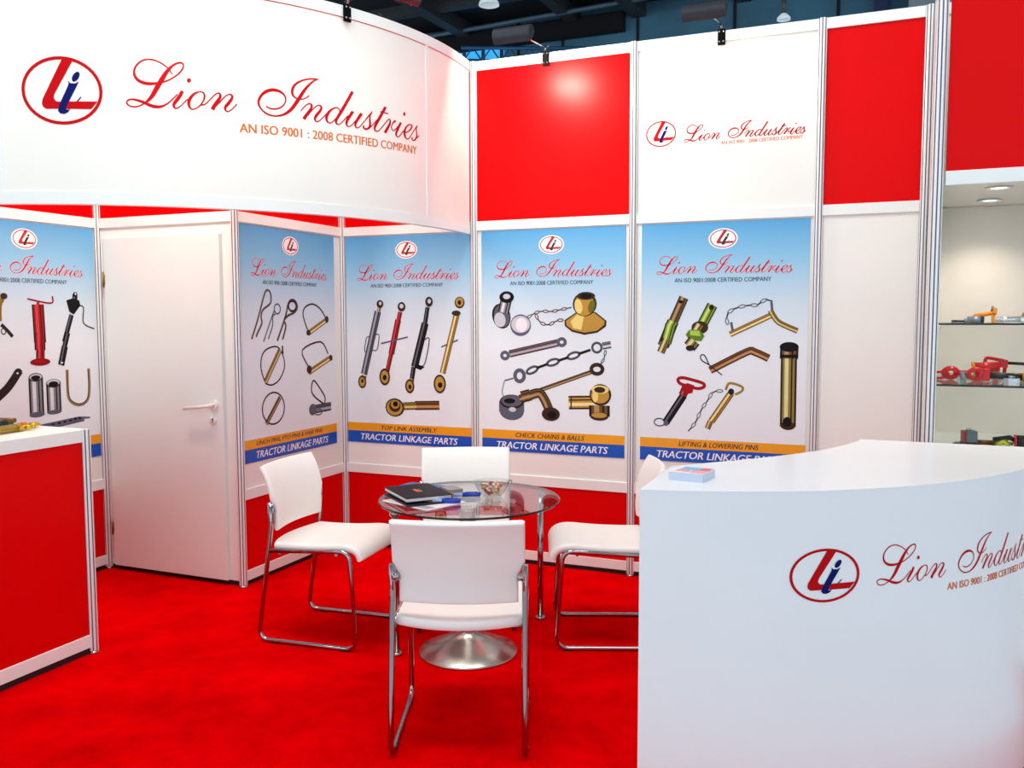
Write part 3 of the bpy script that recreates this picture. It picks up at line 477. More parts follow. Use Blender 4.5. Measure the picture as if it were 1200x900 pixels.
poster('P4', 'LIFTING & LOWERING PINS', 'tall poster of lifting and lowering pins, right of the others, behind the white counter', (2.052, 0.008, 0), 0, (0.225, 0.665))
poster('P3', 'CHECK CHAINS & BALLS', 'tall poster of check chains and balls under the plain red panel', (1.049, 0.008, 0), 0, (0.225, 0.665))
poster('P2', 'TOP LINK ASSEMBLY', 'tall poster of four long top links in the back corner', (0.068, 0.008, 0), 0, (0.255, 0.665))
poster('P1', 'LINCH PINS, PTO PINS & HAIR PINS', 'tall poster of linch pins and hair pins right beside the door', (XC-0.008, -0.998, 0), H, (0.10, 0.75))
poster('P0', '', 'cut-off poster with red jack and U bolt left of the door', (XD-0.008, -1.975, 0), H)
# ------------------------------------------------------------------ sign on the white wall panel
t = thing('wall_sign', 'small company logo and script lettering on the white upper wall panel', 'sign', (0, 0.008, 0))
logo_flat(2.1545, 2.536, 0.170, 0.142, 0.0005).build('logo', t)
script_flat(M_LOGORED, 2.285, 0.643, 2.484, 0.0005, grow=22).build('script_lettering', t)
text_flat('AN ISO 9001 : 2008 CERTIFIED COMPANY', M_ORANGE, 2.487, 2.912, 2.453, 0.019, 0.0005, 0, 0.008).build('certificate_line', t)
# ------------------------------------------------------------------ curved header
FX, FY, FR = -1.02, -0.29, 2.02
t = thing('curved_header', 'tall curved white header panel with the big red company script', 'sign', (0, 0, 0))
A0, A1 = RAD(7.6), RAD(-90)
mb(M_WHITE).arc(FX, FY, FR-0.028, FR, A0, A1, 2.03, 3.05).build('panel', t)
mb(M_FRAME).arc(FX, FY, FR-0.034, FR+0.004, A0, A1, 3.0, ZT).build('rail', t); mb(M_FRAME).arc(FX, FY, FR-0.034, FR+0.004, A0, A1, 2.022, 2.076).build('rail', t)
mb(M_RED).arc(FX, FY, FR-0.002, FR+0.0015, A0, A1, 2.9965, 3.0).build('red_gap_strip', t)  # thin red strip stands in for the shadow gap showing red under the rail
for a in (-7.7, -68.6): mb(M_FRAME).arc(FX, FY, FR-0.03, FR+0.003, RAD(a+0.3), RAD(a-0.3), 2.076, 3.0, 4).build('joint_strip', t)
CY = (FX, FY, FR)
logo_flat(-2.143, 2.514, 0.340, 0.294, 0.001).build('logo', t, CY)
script_flat(M_LOGORED, -1.8764, 1.5324, 2.461, 0.001, tilt=0.012, H=1.5324, grow=8).build('script_lettering', t, CY)
text_flat('AN ISO 9001 : 2008 CERTIFIED COMPANY', M_ORANGE, -1.394, -0.369, 2.378, 0.042, 0.001, 0, 0.008, 0.02).build('certificate_line', t, CY)
# ------------------------------------------------------------------ arm spotlights
def arm_lamp(label, loc, rz, reach=0.33, side=-0.12, power=LAMP_W, tgt=(0, 0.05, -0.55), fl=1, hz_=0.034):
    """local: -y away from the wall, clip at the origin on the top rail"""
    t = thing('arm_spotlight', label, 'spotlight', loc, rz, 'halogen arm spotlights on the top rails')
    m = mb(mat('matt_black_steel', '#060607', 0.8, spec=0.1, var=0.1)).box(-0.02, -0.012, -0.052, 0.02, -0.002, 0.03).box(-0.012, -0.016, -0.05, 0.012, -0.011, 0.028)
    m.use(M_CHROME)
    for x in (-0.011, 0.011):
        for z in (-0.036, 0.016): m.tube([(x, -0.012, z), (x, -0.018, z)], 0.0045, 8)
    m.build('clip', t)
    m = mb(M_CHROME).tube(fillet([(0, -0.007, 0.028), (0, -0.02, 0.05), (-0.02, -reach*0.6, 0.035), (side+0.08, -reach, hz_-0.035)], 0.05), 0.006, 8); m.build('arm', t)
    m = mb(M_BLACK).tube([(-0.015, -0.006, 0.04), (0.028, -0.012, 0.062)], 0.004, 6); m.build('wing_bolt', t)
    hx0, hx1, hy, hz = side-0.105, side+0.105, -reach, hz_
    m = mb(M_GREYLAMP, True); n = 16; R = 0.045; b = len(m.v)
    for x in (hx0, hx1):
        for rr in (R, R-0.004):
            for k in range(n+1):
                a = RAD(-75) + RAD(235)*k/n; m.v.append((x, hy - fl*rr*cos(a), hz + rr*sin(a)))
    q = n+1
    for k in range(n):
        m.face([b+k, b+k+1, b+2*q+k+1, b+2*q+k]); m.face([b+q+k+1, b+q+k, b+3*q+k, b+3*q+k+1])
    m.sm = False
    for o2 in (0, 2*q): m.face([b+o2+k for k in range(n+1)])
    for k in (0, n): m.face([b+k, b+q+k, b+3*q+k, b+2*q+k])
    m.build('housing', t, fix=False)
    a0, a1 = RAD(-75), RAD(160)
    p0 = (hy-fl*0.040*cos(a0), hz+0.040*sin(a0)); p1 = (hy-fl*0.040*cos(a1), hz+0.040*sin(a1))
    m = mb(mat('lit_lamp_glass', '#FFE2B0', 0.3, emit=2.0)); b = len(m.v)
    m.v += [(hx0+0.006, *p0), (hx1-0.006, *p0), (hx1-0.006, *p1), (hx0+0.006, *p1)]; m.face([b, b+1, b+2, b+3]); m.build('lens', t, fix=False)
    area('spotlight_light', (side, hy+fl*0.035, hz-0.032), (side+tgt[0], hy+tgt[1], hz+tgt[2]), power, 0.18, 0.04, WARM, t)
    return t
arm_lamp('grey arm spotlight above the plain red panel', (1.474, -0.004, 3.03), 0, 0.50, 0.0, tgt=(0.12, 0.45, -0.16), hz_=-0.02, power=17)
arm_lamp('grey arm spotlight above the white panel with small sign', (2.484, -0.004, 3.03), 0, 0.50, 0.0, tgt=(0.06, 0.45, -0.35), power=1.5, hz_=-0.03)
def fascia_lamp(deg, label, power=LAMP_W, side=-0.05):
    a = RAD(deg); r = FR+0.006
    return arm_lamp(label, (FX+r*cos(a), FY+r*sin(a), 3.03), a+pi/2, 0.60, side, power, tgt=(0, 0.5, -0.85), hz_=-0.095)
fascia_lamp(-24, 'arm spotlight clipped to the curved header rail', 1.9, -0.13)
fascia_lamp(-47, 'arm spotlight over the middle of the header lettering', 3.0)
fascia_lamp(-76, 'arm spotlight over the header end at the left', 2.0)
for deg, lab, pw in ((-57, 'added unseen arm spotlight behind the header, brightening the door', 18), (-16, 'added unseen arm spotlight behind the header, brightening the back corner', 8)):  # unseen lamps added behind the header to brighten door and corner
    a = RAD(deg); arm_lamp(lab, (FX+(FR-0.04)*cos(a), FY+(FR-0.04)*sin(a), 3.03), a-pi/2, 0.30, 0.0, pw, tgt=(0, -0.5, -0.7), fl=-1)
# ------------------------------------------------------------------ showcase
t = thing('showcase', 'tall corner showcase with red top, glass shelves and two downlights', 'display cabinet', (0, 0, 0))
SX0, SX1, SY = 3.53, 4.56, -0.945
post(t, 3.512, SY+0.004); post(t, 4.56, SY+0.004)
mb(M_RED).box(SX0+0.012, SY+0.008, ZM1, SX1-0.02, SY+0.02, 3.0).build('red_panel', t)
mb(M_FRAME).box(SX0+0.012, SY-0.002, ZM0, SX1-0.02, SY+0.024, ZM1).build('rail', t, bevel=0.0015)
mb(M_FRAME).box(SX0+0.012, SY-0.002, 3.0, SX1-0.02, SY+0.024, ZT).build('rail', t, bevel=0.0015)
M_CREAM = mat('cream_gloss_board', '#E9E2DA', 0.3, var=0.05, scale=3)
mb(M_CREAM).box(3.555, -0.05, 0.937, 4.56, -0.034, 2.05).build('back_panel', t)
mb(M_WHITE).box(3.522, SY+0.03, 0.03, 3.532, -0.032, ZT).build('side_panel', t); mb(M_WHITE).box(4.555, SY+0.03, 0.03, 4.57, -0.032, ZT).build('side_panel', t)
mb(M_CREAM).box(3.533, SY+0.025, 2.052, 4.55, -0.034, 2.066).build('ceiling_panel', t)
mb(M_WHITE).box(3.533, SY+0.02, 0.915, 4.55, -0.034, 0.937).build('deck', t)
mb(M_WHITE).box(3.545, SY+0.006, 0.03, 4.54, SY+0.02, 0.915).build('front_panel', t)
for z in (1.481, 1.229):
    m = mb(M_GLASS).box(3.536, SY+0.03, z, 4.54, -0.06, z+0.008); m.m[2] = 1; m.mats.append(M_GEDGE)
    s = m.build('glass_shelf', t)
    for x in (3.536,):
        for y in (-0.8, -0.2): mb(M_POST).tube([(x-0.004, y, z-0.006), (x+0.02, y, z-0.006)], 0.006, 8).build('shelf_peg', s)
def downlight(x, y):
    m = mb(M_POST, True).lathe([(0.034, 2.052), (0.052, 2.050), (0.053, 2.046), (0.036, 2.045), (0.033, 2.051)], (x, y, 0), 28); o = m.build('downlight', t)
    mb(mat('lit_downlight', '#FFF3DF', 0.3, emit=6)).lathe([(0, 2.0495), (0.034, 2.0495), (0.034, 2.051)], (x, y, 0), 24).build('lens', o)
    l = bpy.data.lights.new('downlight_light', 'SPOT'); l.energy = 11; l.spot_size = RAD(120); l.spot_blend = 0.8; l.shadow_soft_size = 0.03; l.color = WARM
    q = bpy.data.objects.new('downlight_light', l); COL.objects.link(q); q.location = (x, y, 2.04); q.parent = t
downlight(3.754, -0.74); downlight(3.765, -0.30)
# ------------------------------------------------------------------ white curved counter
t = thing('curved_counter', 'white curved reception counter with company logo in the foreground', 'counter', (0, 0, 0))
OC = (2.4519, -1.1299, 1.4419)
def counter_outline(grow=0.0):
    pts = []; R = OC[2]+grow
    a0 = atan2(-2.5438-OC[1], 2.7019-OC[0]); a1 = math.asin((-1.239-OC[1])/OC[2])
    for k in range(41):
        a = a0+(a1-a0)*k/40; pts.append((OC[0]+R*cos(a), OC[1]+R*sin(a)))
    inner = [(3.2531, -1.239), (3.2503, -1.2931), (3.2335, -1.3397), (3.1981, -1.4423), (3.1375, -1.5822), (3.0629, -1.7035), (2.9742, -1.8247), (2.8903, -1.9273), (2.797, -2.0299), (2.7318, -2.1045), (2.7019, -2.1418)]
    c = [tuple(q) for q in catmull(inner, 3)]
    if grow: c = [(x-grow*0.7, y+grow*0.5) if 1 < i < len(c)-1 else (x, y) for i, (x, y) in enumerate(c)]
    pts += c; return pts
def top_mesh(m, poly, z0, z1):
    o = mb(m); n = len(poly)
    for z in (z0, z1):
        q = len(o.v); o.v += [(x, y, z) for x, y in poly]; o.face(range(q, q+n))
    for a, e in ((0, 40), (40, 41), (41, n-1), (n-1, n)):      # outer curve, end, inner curve, end
        o.sm = e-a > 1; q = len(o.v); run = [poly[k % n] for k in range(a, e+1)]
        o.v += [(x, y, z) for x, y in run for z in (z0, z1)]
        for k in range(e-a): o.face([q+2*k, q+2*k+2, q+2*k+3, q+2*k+1])
    o.sm = False
    return o
o = top_mesh(M_CTR, counter_outline(), 0.0, 1.031).build('body', t)
o = top_mesh(M_CTR, counter_outline(0.0006), 1.031, 1.035).build('worktop', t)
CC = (OC[0], OC[1], OC[2])
logo_flat(-1.490, 0.793, 0.210, 0.154, 0.0008).build('logo', t, CC)
script_flat(M_LOGORED, -1.328, 0.824, 0.757, 0.0008, tilt=-0.01, grow=5).build('script_lettering', t, CC)
text_flat('AN ISO 9001 : 2008 CERTIFIED COMPANY', M_ORANGE, -1.066, -0.517, 0.712, 0.0215, 0.0008, 0, 0.010, -0.01).build('certificate_line', t, CC)
# ------------------------------------------------------------------ left counter
t = thing('red_counter', 'red sided display counter with white rails at the left edge', 'counter', (0, 0, 0))
LX, LY0, LY1, LZ = 0.062, -4.0, -2.075, 1.022
mb(M_WHITE).box(-0.93, LY0, LZ-0.022, LX-0.028, LY1+0.0, LZ-0.002).build('worktop', t)
mb(M_FRAME).box(LX-0.03, LY0, LZ-0.056, LX-0.004, LY1-0.02, LZ).build('rail', t, bevel=0.0015); mb(M_FRAME).box(LX-0.03, LY0, 0.03, LX-0.004, LY1-0.02, 0.088).build('rail', t, bevel=0.0015)
mb(M_RED).box(LX-0.022, LY0, 0.088, LX-0.012, LY1-0.02, LZ-0.056).build('red_panel', t)
mb(M_FRAME).box(-0.91, LY1-0.016, LZ-0.056, LX-0.026, LY1+0.012, LZ).build('rail', t); mb(M_RED).box(-0.91, LY1-0.006, 0.088, LX-0.026, LY1+0.004, LZ-0.056).build('red_panel', t)
mb(M_FRAME).box(-0.91, LY1-0.016, 0.03, LX-0.026, LY1+0.012, 0.088).build('rail', t)
mb(M_DARK).box(-0.90, LY0, 0.0, LX-0.014, LY1, 0.03).build('gap_shade_strip', t)  # black strip added to darken the gap under the rails
post(t, LX-0.012, LY1, LZ, z0=0.012); post(t, -0.92, LY1, LZ, z0=0.012)
# ------------------------------------------------------------------ chairs
def make_chair(label):
    t = thing('side_chair', label, 'chair', group='white leatherette chairs round the table')
    r = 0.0105; hw = 0.231
    def smid(u, v):
        x = (u-0.5)*0.45
        prof = [(-0.205, 0.462), (-0.12, 0.460), (0.0, 0.4625), (0.09, 0.468), (0.17, 0.474), (0.222, 0.467), (0.252, 0.447), (0.263, 0.418)]
        c = catmull(prof, 6); k = v*(len(c)-1); i = min(int(k), len(c)-2); f = k-i
        return (x, c[i][0]+(c[i+1][0]-c[i][0])*f + (1-v)**3*(0.055*(2*u-1)**2-0.022), c[i][1]+(c[i+1][1]-c[i][1])*f - 0.006*(1-(2*u-1)**2)*(1-v))
    mb(M_LEATHER, True).pad(smid, 12, 26, 0.034, 0.015, 0.45, 0.56).build('seat', t)
    def bmid(u, v):
        prof = [(-0.170, 0.528), (-0.166, 0.60), (-0.176, 0.69), (-0.200, 0.77), (-0.232, 0.829)]
        c = catmull(prof, 6); k = v*(len(c)-1); i = min(int(k), len(c)-2); f = k-i
        y = c[i][0]+(c[i+1][0]-c[i][0])*f; z = c[i][1]+(c[i+1][1]-c[i][1])*f
        w = 0.207 + (0.231-0.207)*max(0, min(1, (v-0.33)/0.12)); x = (u-0.5)*2*w
        return (x, y - 0.030*(1-(2*u-1)**2), z)
    mb(M_LEATHER, True).pad(bmid, 14, 20, 0.026, 0.012, 0.44, 0.30).build('backrest', t)
    for s in (-1, 1):
        x = s*hw
        path = fillet([(x, -0.186, 0.664), (x, -0.180, 0.556), (x, -0.197, 0.432), (x, -0.262, r), (x, 0.245, r), (x, 0.216, 0.462), (x, -0.192, 0.437)], [0, 0.1, 0.1, 0.055, 0.055, 0.055, 0], 8)
        fr = mb(M_CHROME, True).tube(path, r, 12).build('side_frame', t)
        for y in (-0.17, 0.19): mb(M_BLACK).box(x-0.012, y-0.018, 0.0, x+0.012, y+0.018, 0.008).build('glide', fr)
        m = mb(M_CHROME, True).tube([(x, -0.184, 0.62), (x-s*0.026, -0.186, 0.622)], [0.014, 0.013], 14).box(x-s*0.004-0.003, -0.196, 0.575, x-s*0.004+0.003, -0.168, 0.655)
        m.build('bracket', fr)
    for y, z in ((-0.14, 0.432), (0.15, 0.444)): mb(M_CHROME, True).tube([(-hw, y, z), (hw, y, z)], 0.008, 10).build('cross_bar', t)
    return t
ch = make_chair('white chair nearest the viewer, seen from behind, before the glass table')
ch.location = (1.923, -2.082, 0); ch.rotation_euler = (0, 0, RAD(20.8))
dup(ch, (0.893, -1.42, 0), RAD(-84), 'white chair left of the glass table, in front of the linch pin poster')
dup(ch, (2.137, -0.952, 0), RAD(110.9), 'white chair right of the glass table, partly behind the white counter')
dup(ch, (1.417, -1.000, 0), RAD(205.8), 'white chair behind the glass table, against the back wall')
# ------------------------------------------------------------------ glass table
t = thing('glass_table', 'round glass table with steel cone pedestal among the chairs', 'table', (1.55, -1.239, 0))
TZ = 0.668; TR = 0.426
m = MB(); m.use(M_TGLASS, False); n = 72; b = 0
for z, rr in ((TZ-0.010, TR-0.002), (TZ-0.008, TR), (TZ-0.002, TR), (TZ, TR-0.002)):
    for k in range(n): m.v.append((rr*cos(2*pi*k/n), rr*sin(2*pi*k/n), z))
m.face([k for k in reversed(range(n))]); m.face([3*n+k for k in range(n)]); m.use(M_GEDGE, True)
for l in range(3):
    for k in range(n): m.face([l*n+k, l*n+(k+1) % n, (l+1)*n+(k+1) % n, (l+1)*n+k])
m.build('glass_top', t)
px, py = 0.074, -0.177
mb(M_STEEL, True).lathe([(0.0, 0.0), (0.224, 0.0), (0.226, 0.006), (0.222, 0.011), (0.16, 0.040), (0.09, 0.073), (0.042, 0.094), (0.040, 0.10)], (px, py, 0), 64).build('base', t)
c = mb(M_STEEL, True).lathe([(0.038, 0.094), (0.038, 0.64), (0.038, 0.645), (0, 0.645)], (px, py, 0), 40).build('column', t)
mb(M_CHROME, True).lathe([(0, 0.644), (0.038, 0.644), (0.044, 0.650), (0.044, 0.6575), (0, 0.6575)], (px, py, 0), 40).build('mounting_plate', c)
for dx, dy in ((0.222, 0.356), (-0.210, -0.336)):
    l = mb(M_CHROME, True).tube([(dx, dy, 0.012), (dx, dy, 0.640)], 0.0145, 18).build('leg', t)
    mb(M_CHROME, True).lathe([(0, 0), (0.027, 0), (0.028, 0.004), (0.027, 0.012), (0.016, 0.016), (0, 0.016)], (dx, dy, 0), 24).build('foot', l)
    mb(M_CHROME, True).lathe([(0, 0.634), (0.02, 0.634), (0.024, 0.64), (0.024, 0.6575), (0, 0.6575)], (dx, dy, 0), 24).build('cap', l)
# ------------------------------------------------------------------ things on the glass table
M_PAPER = mat('white_paper', '#E9E9EC', 0.6, var=0.02)
def sheet_rect(name, label, cat, c, rz, L, Wd, z, h, m, group=None):
    o = mb(m).box(-L/2, -Wd/2, 0, L/2, Wd/2, h).build(name); o.location = (c[0], c[1], z); o.rotation_euler = (0, 0, rz); return tag(o, label, cat, group)
def brochure():
    t = thing('brochure', 'white brochure lying under the notebooks, sticking out at the table front', 'brochure', (1.395, -1.400, TZ), RAD(-20))
    mb(M_PAPER).box(-0.155, -0.12, 0, 0.155, 0.12, 0.003).build('pages', t)
    m = mb(mat('grey_print', '#9EA3AE', 0.6, var=0.1)); 
    for k in range(6): m.box(-0.145, -0.108+0.012*k, 0.003, -0.06+0.01*(k % 3), -0.102+0.012*k, 0.0034)
    m.box(0.0, -0.11, 0.003, 0.14, -0.06, 0.0034); m.build('printing', t)
brochure()
o = sheet_rect('folder', 'black folder lying flat directly under the black notebook', 'folder', (1.345, -1.368), RAD(-39), 0.30, 0.22, TZ+0.0036, 0.0075, mat('black_card', '#101013', 0.5, var=0.1))
o = sheet_rect('blue_folder', 'blue folder peeking out behind the black notebook', 'folder', (1.238, -1.190), RAD(-6), 0.205, 0.21, TZ+0.0115, 0.006, mat('blue_card', '#1D5C9C', 0.45, var=0.05))
t = thing('notebook', 'black hardcover notebook with small orange emblem on glass table', 'notebook', (1.330, -1.345, TZ+0.0178), RAD(-40.5))
BLK = mat('black_cover', '#101017', 0.55, spec=0.2, var=0.08, bump=0.1)
m = mb(BLK).box(-0.155, -0.112, 0, 0.155, 0.112, 0.003).box(-0.155, -0.112, 0.017, 0.155, 0.112, 0.020).box(-0.155, 0.109, 0.002, 0.155, 0.112, 0.018); m.build('cover', t, bevel=0.001)
mb(M_PAPER).box(-0.151, -0.108, 0.0031, 0.151, 0.1085, 0.0169).build('pages', t)
f = mb(mat('orange_foil', '#E8742A', 0.3, 0.3, var=0.1))
for k in range(4): f.box(-0.034+0.017*k, -0.014, 0.0200, -0.021+0.017*k, 0.004+0.004*(k % 2), 0.0204)
f.box(-0.034, 0.012, 0.02, 0.03, 0.016, 0.0204); f.build('emblem', t)
o = sheet_rect('note_pad', 'small grey note pad lying right behind the black notebook', 'note pad', (1.405, -1.140), RAD(-38), 0.105, 0.075, TZ+0.0002, 0.019, mat('grey_pad_cover', '#8E8A8C', 0.5, var=0.08))
def pen(label, c, rz, z):
    t = thing('pen', label, 'pen', (c[0], c[1], z), rz, 'blue pens on the glass table'); t.scale = (1.2, 1.45, 1.45); BL = mat('blue_plastic', '#0F3FB0', 0.25, var=0.05)
    mb(mat('pale_blue_plastic', '#9FB8E6', 0.25, var=0.03), True).tube([(-0.035, 0, 0.0075), (0.066, 0, 0.0075)], 0.0062, 12).build('barrel', t)
    mb(BL, True).tube([(0.0, 0, 0.0075), (0.068, 0, 0.0075), (0.072, 0, 0.0075)], [0.0074, 0.0074, 0.005], 12).build('cap', t)
    mb(BL).box(0.01, -0.002, 0.0145, 0.06, 0.002, 0.0168).build('clip', t)
    mb(mat('copper_tip', '#C9804A', 0.3, 0.7, var=0.05), True).tube([(-0.07, 0, 0.0075), (-0.05, 0, 0.0075), (-0.035, 0, 0.0075)], [0.001, 0.0045, 0.006], 10).build('tip', t)
pen('blue capped pen lying in front of the notebook edge', (1.492, -1.412), RAD(24), TZ+0.0036)
pen('blue capped pen lying right behind the notebook corner', (1.512, -1.238), RAD(28), TZ+0.0002)
# glass bowl with sweets
bx, by = 1.632, -1.165
o = mb(M_BOWL, True).lathe([(0, 0.0), (0.036, 0.0), (0.042, 0.003), (0.056, 0.018), (0.070, 0.040), (0.080, 0.062), (0.0815, 0.064), (0.0795, 0.065), (0.068, 0.041), (0.054, 0.021), (0.041, 0.0065), (0, 0.005)], (0, 0, 0), 48).build('glass_bowl')
o.location = (bx, by, TZ); o.scale = (1.1, 1.1, 1.12); tag(o, 'clear glass bowl of wrapped sweets on the glass table', 'bowl')
rnd = random.Random(5)
def sweet(m, col):
    b = mb(m, True).lathe([(0, -0.008), (0.0035, -0.0075), (0.0062, -0.004), (0.0068, 0), (0.0062, 0.004), (0.0035, 0.0075), (0, 0.008)], n=10, axis='x')
    b.sm = False
    for s in (-1, 1):
        q = len(b.v); b.v += [(s*0.0072, 0, 0.0), (s*0.0135, -0.0055, 0.001), (s*0.0128, -0.001, -0.001), (s*0.0138, 0.0055, 0.001)]
        b.face([q, q+1, q+2]); b.face([q, q+2, q+3]); b.face([q, q+2, q+1]); b.face([q, q+3, q+2])
    o = b.build('wrapped_sweet', fix=False); return tag(o, col+' wrapped sweet heaped in the glass bowl', 'sweet', 'wrapped sweets in the glass bowl')
kinds = [sweet(mat(n, c, 0.3, var=0.12, scale=90), 'small '+n.split('_')[0]) for n, c in (('white_wrapper', '#F3E9DC'), ('orange_wrapper', '#E58A55'), ('red_wrapper', '#C8382F'), ('brown_wrapper', '#6B3A24'), ('cream_wrapper', '#F2D9B8'))]
spots = []
tries = 0
while len(spots) < 60 and tries < 20000:
    tries += 1
    z = 0.014 + 0.046*rnd.random(); R = 0.030 + (z-0.006)*0.62; R = min(R, 0.060) if z < 0.05 else 0.045
    a = rnd.random()*2*pi; rr = R*sqrt(rnd.random())
    q = Vector((bx+rr*cos(a), by+rr*sin(a), TZ+z))
    if all((q-s).length > 0.0125 for s in spots): spots.append(q)
spots.sort(key=lambda q: q.z)
for i, q in enumerate(spots):
    k = rnd.choice((0, 0, 0, 1, 1, 2, 3, 4, 4)); o = kinds[k]
    if not o.get('used'): o['used'] = 1
    else: o = o.copy(); COL.objects.link(o)
    o.location = q; o.rotation_euler = (rnd.uniform(-0.4, 0.4), rnd.uniform(-0.5, 0.5), rnd.random()*pi)
for o in list(COL.objects):
    if 'used' in o.keys(): del o['used']
# ------------------------------------------------------------------ leaflet block on the counter
t = thing('leaflet_stack', 'thick pad of small leaflets with blue and pink cover on the counter', 'leaflets', (2.806, -2.333, 1.035), RAD(-9))
t.scale = (0.93, 0.93, 0.93)
mb(mat('pale_paper_edges', '#C9D6EA', 0.6, var=0.05, scale=400, stretch=(0.05, 0.05, 1))).box(-0.056, -0.058, 0, 0.056, 0.06, 0.027).build('pages', t)
m = mb(M_PAPER).box(-0.0565, -0.0585, 0.027, 0.0565, 0.0605, 0.0276)
m.use(mat('sky_print', '#6FB6E8', 0.4, var=0.1)).box(-0.04, 0.0, 0.0276, 0.02, 0.056, 0.0279)
m.use(mat('pink_print', '#F09A96', 0.4, var=0.15)).box(-0.045, -0.035, 0.0276, 0.0, 0.0, 0.0279).box(0.005, -0.045, 0.0276, 0.054, -0.002, 0.0279).use(mat('rose_print', '#E4566A', 0.4, var=0.1)).box(0.02, 0.004, 0.0276, 0.054, 0.056, 0.0279)
m.build('cover', t)
# ------------------------------------------------------------------ hardware on the left counter and in the showcase
GOLD = mat('zinc_gold', '#C9A92C', 0.25, 0.85, var=0.12, scale=30); DGOLD = mat('dull_brass', '#A8803A', 0.3, 0.8, var=0.12, scale=30)
HRED = mat('red_enamel', '#C9141C', 0.3, var=0.06, scale=20); HBLK = mat('black_enamel', '#16171A', 0.3, var=0.1); HGRY = mat('zinc_grey', '#8E98A4', 0.3, 0.8, var=0.1)
HORG = mat('orange_enamel', '#E58A1E', 0.3, var=0.06); HBRN = mat('bronze_rust', '#7A5230', 0.4, 0.6, var=0.2); HYEL = mat('yellow_green_zinc', '#C6CC4A', 0.3, 0.6, var=0.1)
HWHT = mat('polished_zinc', '#D9DDE2', 0.15, 0.9, var=0.05)
def on(z, x, y, rz, name, label, cat, group=None): return thing(name, label, cat, (x, y, z), rz, group)
def turnbuckle(z, x, y, rz, L, r, m, label, eye=True, group=None):
    """threaded link: body tube, nut, forked or ringed end, along +x local"""
    t = on(z, x, y, rz, 'turnbuckle', label, 'machine part', group)
    mb(m, True).tube([(0, 0, r*1.2), (L, 0, r*1.2)], r, 14).build('body', t)
    mb(m).tube([(L-0.004, 0, r*1.2), (L+0.02, 0, r*1.2)], r*1.18, 6, smooth=False).build('nut', t)
    f = mb(m, True).tube([(L+0.02, 0, r*1.2), (L+0.04, 0, r*1.2)], r*0.6, 10)
    if eye:
        f.tube([(L+0.04+r*1.6+r*1.5*cos(a), r*1.5*sin(a), r*1.2) for a in [2*pi*k/16 for k in range(16)]], r*0.55, 8, closed=True)
    else:
        for s in (-1, 1): f.box(L+0.035, s*r*0.9-r*0.3, r*0.5, L+0.085, s*r*0.9+r*0.3, r*1.9)
        f.tube([(L+0.07, -r*1.6, r*1.2), (L+0.07, r*1.6, r*1.2)], r*0.4, 10)
    f.build('eye' if eye else 'fork', t)
    return t
LT = LZ-0.002
turnbuckle(LT, -0.105, -2.62, RAD(98), 0.38, 0.013, GOLD, 'gold zinc turnbuckle with fork end nearest the counter edge', False)
turnbuckle(LT, -0.165, -2.60, RAD(96), 0.42, 0.014, GOLD, 'gold zinc turnbuckle with eye end, second from the counter edge', True)
t = on(LT, -0.36, -2.22, RAD(70), 'linkage_block', 'black forged block behind the gold turnbuckles', 'machine part')
mb(HBLK).box(-0.09, -0.03, 0, 0.07, 0.03, 0.022).build('body', t, bevel=0.004); mb(HBLK, True).tube([(0.05, -0.035, 0.026), (0.05, 0.035, 0.026)], 0.012, 12).build('pin', t)
t = on(LT, -0.52, -2.20, RAD(20), 'shackle', 'dark bow shackle with grey pin at the far left of the counter', 'machine part')
mb(HBLK, True).tube(fillet([(-0.07, 0, 0.012), (-0.06, 0, 0.08), (0.06, 0, 0.08), (0.075, 0, 0.012)], 0.05), 0.011, 12).build('bow', t); mb(HGRY, True).tube([(-0.09, 0, 0.03), (0.095, 0, 0.03)], 0.02, 14).build('pin', t)
t = on(LT, -0.42, -2.14, RAD(12), 'clevis_rod', 'short rusty rod with green sleeve behind the black block', 'machine part')
mb(HBRN, True).tube([(-0.03, 0, 0.03), (0.09, 0, 0.03)], 0.011, 12).build('rod', t); mb(mat('green_enamel', '#2C5A44', 0.35, var=0.1), True).tube([(-0.05, 0, 0.017), (0.07, 0, 0.017)], 0.017, 12).build('sleeve', t)
t = on(LT, -0.30, -2.10, RAD(30), 'card_tag', 'pale blue tag lying beside the rusty rod', 'tag')
mb(mat('pale_blue_card', '#B9D3E6', 0.5, var=0.05)).box(-0.04, -0.02, 0, 0.04, 0.02, 0.006).build('card', t); mb(HGRY, True).tube([(0.03, 0.0, 0.008), (0.055, 0, 0.014)], 0.003, 8).build('wire', t)
# upper shelf
Z1, Z2, Z3 = 1.489, 1.237, 0.937
t = on(Z1, 3.635, -0.60, 0, 'screw', 'tiny dark screw at the left of the upper glass shelf', 'machine part')
mb(HBLK, True).tube([(-0.03, 0, 0.006), (0.028, 0, 0.006)], 0.005, 8).build('shank', t); mb(HGRY, True).tube([(0.02, 0, 0.009), (0.032, 0, 0.009)], 0.009, 8).build('head', t)
t = on(Z1, 3.702, -0.56, 0, 'bush', 'blue grey bush lying beside the orange link on the upper shelf', 'machine part')
mb(HGRY, True).tube([(-0.032, 0, 0.014), (0.032, 0, 0.014)], 0.014, 14).build('body', t); mb(HBLK, True).tube([(0.02, 0, 0.014), (0.034, 0, 0.014)], 0.0145, 14).build('band', t)
t = on(Z1, 3.735, -0.50, 0, 'link_pin', 'orange link pin tilted upwards on the upper glass shelf', 'machine part')
mb(HORG, True).tube([(-0.035, 0, 0.028), (0.045, 0, 0.043)], 0.010, 12).build('rod', t); mb(HORG).box(0.04, -0.012, 0.034, 0.056, 0.012, 0.064).build('stop', t); mb(HGRY, True).tube([(0.035, 0, 0.05), (0.04, 0, 0.072)], 0.005, 8).build('clip', t)
